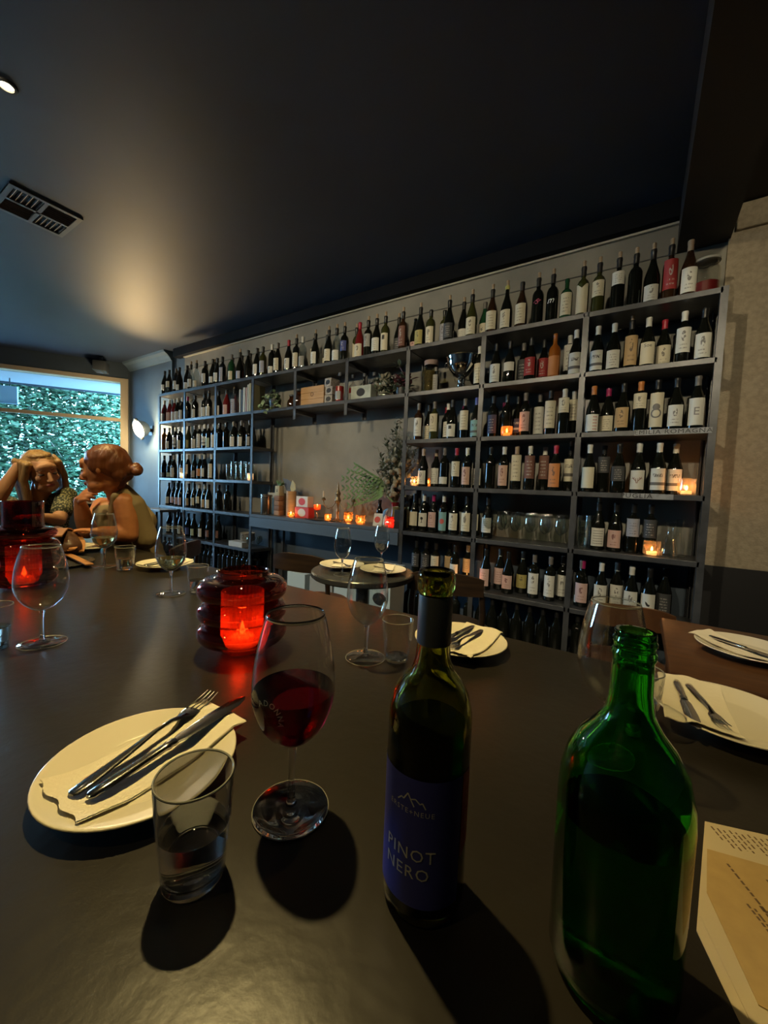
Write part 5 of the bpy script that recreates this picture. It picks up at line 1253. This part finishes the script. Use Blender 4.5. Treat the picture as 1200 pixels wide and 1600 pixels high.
def chair(loc, rz, label, mat):
    t = thing('bentwood_chair', label, 'chair', loc, rz, 'dark wooden chairs')
    b = NB(); lathe(b, [(0, .43), (.19, .43), (.20, .44), (.20, .455), (.19, .462), (0, .458)], 32); part('seat', b, mat, t)
    for (x, y) in ((-.15, -.14), (.15, -.14), (-.14, .15), (.14, .15)):
        b = NB(); tube(b, [(x*.9, y*.9, .44), (x*1.15, y*1.15, 0)], [.017, .012], 10); part('leg', b, mat, t)
    for s_ in (-1, 1):
        b = NB(); tube(b, [(s_*.165, -.15, .44), (s_*.170, -.17, .60), (s_*.158, -.185, .72)], [.015, .014, .012], 10); part('back_post', b, mat, t)
    # curved top rail
    b = NB(); n_ = 14; G = []
    for i in range(n_+1):
        u = -1+2*i/n_; x = u*.172; y = -.19-.030*(1-u*u); hh = .10*(1-.25*abs(u)**3)
        G.append([b.verts.new((x, y+dy, .715+dz*hh-.04)) for dy, dz in ((-.009, 0), (-.009, 1), (.009, 1), (.009, 0))])
    for A, B in zip(G, G[1:]):
        for k in range(4): b.faces.new((A[k], A[(k+1) % 4], B[(k+1) % 4], B[k]))
    b.faces.new(G[0]); b.faces.new(G[-1]); part('top_rail', b, mat, t, True, .6)
    return t
chair((-1.60, 1.74, 0), math.radians(12), 'dark bentwood chair left of the small round table, back to the viewer', M_DARKWOOD)
chair((-.78, 1.86, 0), math.radians(15), 'dark wooden chair right of the small round table', M_DARKWOOD)
chair((-.02, 2.02, 0), math.radians(8), 'brown wooden chair behind the etched empty wine glass', M_BROWNWOOD).scale = (.85, .85, .93)
# brown table at the right
bt = thing('brown_table', 'brown timber table at the right edge with one place set', 'table')
b = NB(); box(b, .085, .95, 1.12, 1.62, .72, .75, .006); part('tabletop', b, M_BROWNWOOD, bt, True, .5)
b = NB(); box(b, .48, .56, 1.33, 1.41, .03, .72); box(b, .30, .74, 1.2, 1.55, 0, .03); part('pedestal', b, M_STEEL, bt, False)
plate((.262, 1.375, .7505), 'cream plate on the brown timber table at the right edge'); napkin((.262, 1.375, .7505), (-.02, 0), .09, .19, .9, 'napkin on the plate on the brown timber table', 9)
cutlery('knife', (.19, 1.42), (.34, 1.30), .767, 'steel knife on the brown timber table plate')

# ------------------------------------------------------------------ people
def V(p): return Vector(p)
M_SKINW = pbr('warm_skin', (.52, .20, .075), .5, var=.06, scale=25, sss=.0); M_SKINP = pbr('fair_skin', (.50, .26, .14), .5, var=.05, scale=25)
M_HAIRA = pbr('auburn_hair', (.10, .030, .010), .4, col2=(.22, .070, .022), scale=14, stretch=(1, 1, .12), bump=.5, bscale=60)
M_HAIRB = pbr('blonde_hair', (.42, .26, .11), .4, col2=(.26, .14, .05), scale=22, stretch=(2, 2, .25), bump=.5, bscale=60)
M_LIP = pbr('lips', (.36, .09, .07), .4); M_LASH = pbr('lashes', (.03, .015, .01), .6); M_BROW = pbr('eyebrows', (.14, .06, .03), .8)
M_EYE = pbr('eye_white', (.6, .55, .5), .2); M_IRIS = pbr('iris', (.05, .04, .03), .2)
def frame(fwd, up):
    f = V(fwd).normalized(); u = (V(up)-f*V(up).dot(f)).normalized(); r = f.cross(u)
    M = Matrix((r, f, u)).transposed(); return M                # local x = right, y = forward, z = up
def head_chains(c, M, s):
    """skull, jaw, face relief; local units in metres * s"""
    def P(x, y, z): return c+M @ Vector((x*s, y*s, z*s))
    def B(x, y, z, rx, ry, rz): return [(P(x, y, z), (rx*s, ry*s, rz*s), M)]
    ch = [B(0, -.018, .035, .074, .092, .082), B(0, .012, -.005, .064, .078, .078), B(0, .030, -.050, .050, .056, .050),
          B(0, .052, -.085, .027, .026, .020), B(.030, .030, -.070, .026, .040, .028), B(-.030, .030, -.070, .026, .040, .028),
          B(0, .070, .045, .050, .018, .030), B(.026, .078, .028, .020, .010, .007), B(-.026, .078, .028, .020, .010, .007),
          B(.034, .062, -.015, .022, .018, .020), B(-.034, .062, -.015, .022, .018, .020),
          [(P(0, .086, .018), .009*s), (P(0, .100, -.008), .0105*s), (P(0, .106, -.022), .0125*s)], B(.011, .094, -.026, .008, .009, .007), B(-.011, .094, -.026, .008, .009, .007),
          B(0, .083, -.046, .020, .010, .006), B(0, .081, -.056, .017, .010, .007), B(0, .076, -.082, .018, .014, .014),
          B(.072, -.018, .0, .008, .015, .025), B(-.072, -.018, .0, .008, .015, .025)]
    return ch, P
def face_bits(P, M, s, par, lips=True):
    for sx_ in (-1, 1):
        me = blobs([[(P(sx_*.020, .0810, .010), .0035*s), (P(sx_*.031, .0800, .0075), .004*s), (P(sx_*.043, .0720, .009), .003*s)]], .0022, 1, 'eyelash'); meshpart('eyelash', me, M_LASH, par)
        me = blobs([[(P(sx_*.014, .0850, .034), .003*s), (P(sx_*.030, .0835, .038), .003*s), (P(sx_*.048, .0710, .034), .003*s)]], .0022, 1, 'eyebrow'); meshpart('eyebrow', me, M_BROW, par)
        me = blobs([[(P(sx_*.031, .0730, .012), .0095*s)]], .0022, 1, 'eye'); meshpart('eye', me, M_EYE, par)
    me = blobs([[(P(-.018, .0855, -.0505), .0035*s), (P(-.006, .0915, -.0470), .0055*s), (P(.006, .0915, -.0470), .0055*s), (P(.018, .0855, -.0505), .0035*s)], [(P(-.013, .0875, -.0555), .005*s), (P(.013, .0875, -.0555), .005*s)]], .0022, 1, 'lips'); meshpart('lips', me, M_LIP, par)
def hand_chains(wrist, palmdir, palmnorm, s=1.0, curl=.5, spread=.15, thumbside=1):
    """palm plus five separate bent fingers"""
    d = V(palmdir).normalized(); n_ = (V(palmnorm)-d*V(palmnorm).dot(d)).normalized(); sd = d.cross(n_)
    w = V(wrist); ch = []
    M = Matrix((sd, d, n_)).transposed()
    ch.append([(w, .024*s), (w+d*.03*s, (.034*s, .028*s, .016*s), M), ])
    ch.append([(w+d*.045*s, (.040*s, .034*s, .014*s), M)])
    Ls = (.068, .078, .072, .056)
    for i, L in enumerate(Ls):
        off = (i-1.5)*.0195*s*thumbside; b0 = w+d*.075*s+sd*off; dd = (d+sd*(i-1.5)*spread*thumbside).normalized(); p = b0; pts = [(w+d*.05*s+sd*off*.85, .0105*s), (p, .0095*s)]
        ang = 0
        for k, seg in enumerate((.45, .30, .25)):
            ang += curl*(.5, .75, .6)[k]
            q = dd*math.cos(ang)+n_*math.sin(ang); p = p+q*L*seg*s; pts.append((p, (.0090-.0010*k)*s))
        ch.append(pts)
    t0 = w+d*.02*s-sd*.026*s*thumbside; t1 = t0+(d*.6-sd*.7*thumbside+n_*.25).normalized()*.032*s; t2 = t1+(d*.9-sd*.3*thumbside+n_*.3).normalized()*.028*s; t3 = t2+(d*.95+n_*.3).normalized()*.020*s
    ch.append([(t0, .014*s), (t1, .0115*s), (t2, .010*s), (t3, .008*s)])
    return ch

# woman in profile, auburn hair in a bun, sleeveless beige top
w1 = thing('person', 'auburn-haired woman in a sleeveless beige top, elbow on table, hand at mouth', 'person')
hc = V((-2.374,0.919,1.188)); camleft = (V((-2.549,0.804,1.180))-V((-2.266,0.989,1.193))).normalized()
fw = (camleft+V((0, 0, -.16))+V((0.0, -.10, 0))).normalized()
HM = frame(fw, (0, 0, 1)); ch, P = head_chains(hc, HM, 1.10)
sh_n = V((-2.310,0.995,1.018)); sh_f = V((-2.827,1.086,0.974)); el_n = V((-2.257,0.994,0.851)); wr_n = V((-2.318,0.884,0.873))
el_f = V((-2.591,0.920,0.845)); wr_f = V((-2.591,0.885,1.019))
nk0 = hc+HM @ Vector((0, -.03, -.06)); nk1 = V((-2.484,1.050,1.023))
ch.append([(nk0, .052), (nk1, .062)])
ch.append([(sh_n, .060), (sh_n.lerp(el_n, .45), .056), (el_n, .042)]); ch.append([(el_n, .042), (el_n.lerp(wr_n, .35), .044), (wr_n, .027)])
ch.append([(sh_f, .055), (el_f, .042)]); ch.append([(el_f, .044), (el_f.lerp(wr_f, .4), .046), (wr_f, .028)])
ch += hand_chains(wr_n, (wr_n-el_n)+V((0, 0, -.01)), (0, 0, -1), 1.0, .35, .12, 1)
mouth = P(.01, .10, -.075)
ch += hand_chains(wr_f, (mouth+V((0, 0, -.01))-wr_f), -(camleft), 1.02, .85, .05, -1)
tors = [V((-2.536,1.059,0.953)), V((-2.507,1.136,0.761)), V((-2.514,1.213,0.553)), V((-2.526,1.234,0.302))]
TM = frame(camleft+V((0, 0, -.2)), (0, 0, 1))
ch.append([(tors[0], (.175, .090, .10), TM), (tors[1], (.165, .105, .12), TM), (tors[2], (.15, .105, .12), TM), (tors[3], (.16, .12, .12), TM)])
# seated thighs, shins, feet (below the table)
hipc = tors[3]; sdv = TM @ Vector((1, 0, 0))
for s_ in (-1, 1):
    hp = hipc+sdv*.09*s_; kn = hp+camleft*.42+V((0, 0, -.02)); kn.z = .50; an = kn+V((0, 0, -.43)); ch.append([(hp, .085), (kn, .058), (an, .038)]); ch.append([(an+V((0, 0, -.02)), .035), (an+camleft*.16+V((0, 0, -.03)), .028)])
me = blobs(ch, .0062, 5, 'body'); meshpart('body', me, M_SKINW, w1)
face_bits(P, HM, 1.10, w1)
# top: a shell over the torso with shoulder straps
tc = [[(tors[0]+V((0, 0, -.005)), (.180, .098, .10), TM), (tors[1], (.178, .116, .125), TM), (tors[2], (.165, .118, .125), TM), (tors[3], (.175, .132, .12), TM)],
      [(V((-2.480,1.010,1.089)), .030), (V((-2.349,0.999,1.089)), .040), (V((-2.286,1.035,1.012)), .050), (V((-2.296,1.087,0.825)), .070)], [(V((-2.314,0.948,1.056)), .022), (V((-2.359,0.960,0.968)), .030), (V((-2.395,1.000,0.840)), .05)], [(V((-2.695,1.104,1.021)), .045), (V((-2.646,1.154,0.944)), .06)], [(V((-2.477,1.081,1.046)), .05), (V((-2.441,1.141,0.901)), .08)]]
me = blobs(tc, .008, 6, 'sleeveless_top'); meshpart('sleeveless_top', me, pbr('beige_cotton', (.36, .27, .14), .8, var=.1, scale=6, bump=.3, bscale=10), w1)
hch = [[(P(0, -.026, .048), (.084*1.1, .098*1.1, .080*1.1), HM)], [(P(0, -.060, .020), (.076*1.1, .072*1.1, .078*1.1), HM)],
       [(P(0, .022, .078), (.060, .050, .034), HM)], [(P(.062, -.012, .020), (.022, .050, .045), HM)], [(P(-.062, -.012, .020), (.022, .050, .045), HM)], [(P(.050, -.05, -.035), (.022, .04, .03), HM)], [(P(.02, -.06, -.04), .040), (P(.01, -.05, -.075), .030)], [(P(.030, -.08, -.030), (.034, .04, .04), HM)], [(P(-.030, -.08, -.030), (.034, .04, .04), HM)],
       [(P(0, -.085, .0), .052), (P(0, -.128, -.018), .024)]]
me = blobs(hch, .006, 9, 'hair'); meshpart('hair', me, M_HAIRA, w1)
me = blobs([[(P(0, -.148, -.018), (.034, .034, .034))], [(P(.012, -.145, .0), .022), (P(-.018, -.160, -.030), .022)]], .004, 2, 'hair_bun'); meshpart('hair_bun', me, M_HAIRA, w1)

# blonde woman facing us, head resting on her hand
w2 = thing('person', 'blonde woman in a patterned green shirt resting her head on her hand', 'person')
hc2 = V((-3.209,0.899,1.169)); tocam = (V((0, 0, 1.15))-hc2).normalized(); right2 = (V((-3.024,1.020,1.177))-V((-3.298,0.841,1.165))).normalized()
fw2 = (tocam*.75+right2*.55+V((0, 0, -.32))).normalized(); up2 = V((0, 0, 1))-right2*.42
HM2 = frame(fw2, up2); ch, P2_ = head_chains(hc2, HM2, 1.14)
shR = V((-3.535,0.813,0.938)); shL = V((-3.191,1.019,1.014)); elR = V((-3.273,0.673,0.932)); wrR = V((-3.235,0.789,1.202)); elL = V((-3.025,0.926,0.877)); wrL = V((-2.947,0.811,0.903))
ch.append([(hc2+HM2 @ Vector((0, -.02, -.06)), .052), (V((-3.312,0.913,0.966)), .062)])
ch.append([(shR, .055), (elR, .040)]); ch.append([(elR, .042), (elR.lerp(wrR, .4), .042), (wrR, .027)])
ch += hand_chains(wrR, P2_(-.045, .03, .13)-wrR, hc2-wrR, 1.0, .35, .12, -1)
ch.append([(shL, .052), (elL, .040)]); ch.append([(elL, .040), (wrL, .026)])
ch += hand_chains(wrL, wrL-elL, (0, 0, -1), .95, .4, .1, 1)
TM2 = frame(tocam+right2*.2+V((0, 0, -.1)), (0, 0, 1))
t2_ = [V((-3.367,0.920,0.903)), V((-3.430,0.935,0.678)), V((-3.459,0.948,0.449)), V((-3.472,0.949,0.265))]
ch.append([(t2_[0], (.17, .085, .10), TM2), (t2_[1], (.15, .10, .12), TM2), (t2_[2], (.145, .10, .12), TM2), (t2_[3], (.16, .12, .12), TM2)])
for s_ in (-1, 1):
    hp = t2_[3]+TM2 @ Vector((.09*s_, 0, 0)); f2 = TM2 @ Vector((0, 1, 0)); f2.z = 0; kn = hp+f2*.40; kn.z = .50; an = kn+V((0, 0, -.43)); ch.append([(hp, .085), (kn, .058), (an, .038)]); ch.append([(an+V((0, 0, -.02)), .035), (an+f2*.15+V((0, 0, -.03)), .028)])
me = blobs(ch, .0065, 5, 'body'); meshpart('body', me, M_SKINP, w2)
face_bits(P2_, HM2, 1.14, w2)
M_CHECK, nt, out = nodemat('green_patterned_cotton')
bs = nt.nodes.new('ShaderNodeBsdfPrincipled'); nt.links.new(bs.outputs[0], out.inputs[0]); bs.inputs['Roughness'].default_value = .8
tcn = nt.nodes.new('ShaderNodeTexCoord'); vo = nt.nodes.new('ShaderNodeTexVoronoi'); vo.inputs['Scale'].default_value = 75; nt.links.new(tcn.outputs['Object'], vo.inputs['Vector'])
cr_ = nt.nodes.new('ShaderNodeValToRGB'); cr_.color_ramp.elements[0].position = .30; cr_.color_ramp.elements[1].position = .50
cr_.color_ramp.elements[0].color = (.30, .27, .14, 1); cr_.color_ramp.elements[1].color = (.035, .040, .022, 1)
nt.links.new(vo.outputs['Distance'], cr_.inputs[0]); nt.links.new(cr_.outputs[0], bs.inputs['Base Color'])
me = blobs([[(t2_[0], (.178, .095, .10), TM2), (t2_[1], (.162, .112, .125), TM2), (t2_[2], (.158, .112, .125), TM2), (t2_[3], (.172, .13, .12), TM2)],
            [(shL+V((0, 0, .005)), .062), (shL.lerp(elL, .65), .060)], [(shR+V((0, 0, .005)), .062), (shR.lerp(elR, .55), .055)], [(V((-3.261,0.972,0.985)), .05), (shL, .06)]], .008, 5, 'patterned_shirt'); meshpart('patterned_shirt', me, M_CHECK, w2)
me = blobs([[(V((-3.233,0.890,0.929)), .05), (V((-3.269,0.892,0.793)), .06)]], .008, 3, 'dark_undershirt'); meshpart('dark_undershirt', me, pbr('black_vest', (.012, .012, .016), .8), w2)
hch = [[(P2_(0, -.030, .050), (.092, .105, .085), HM2)], [(P2_(0, -.055, .0), (.092, .075, .09), HM2)], [(P2_(0, .0, .100), (.066, .050, .020), HM2)]]
for s_ in (-1, 1):
    for k in range(5):
        a = P2_(s_*(.070+.004*k), .034-.026*k, .060); b_ = P2_(s_*(.092), .020-.025*k, -.03); c_ = P2_(s_*(.088), .030-.025*k, -.10)+V((0, 0, -.02)); d_ = c_+V((0, 0, -.10-.01*k))+right2*.008*k
        hch.append([(a, .020), (b_, .021), (c_, .021), (d_, .013)])
me = blobs(hch, .0055, 3, 'hair'); meshpart('hair', me, M_HAIRB, w2)
# chairs the two women sit on
M_ = M_DARKWOOD
chair((tors[3].x+.02, tors[3].y+.02, 0), math.atan2(camleft.y, camleft.x)-PI/2, 'dark wooden chair under the auburn-haired woman', M_)
f2 = TM2 @ Vector((0, 1, 0)); chair((t2_[3].x, t2_[3].y, 0), math.atan2(f2.y, f2.x)-PI/2, 'dark wooden chair under the blonde woman', M_)
print('bottles', NBOT[0], 'objects', len(S.objects))
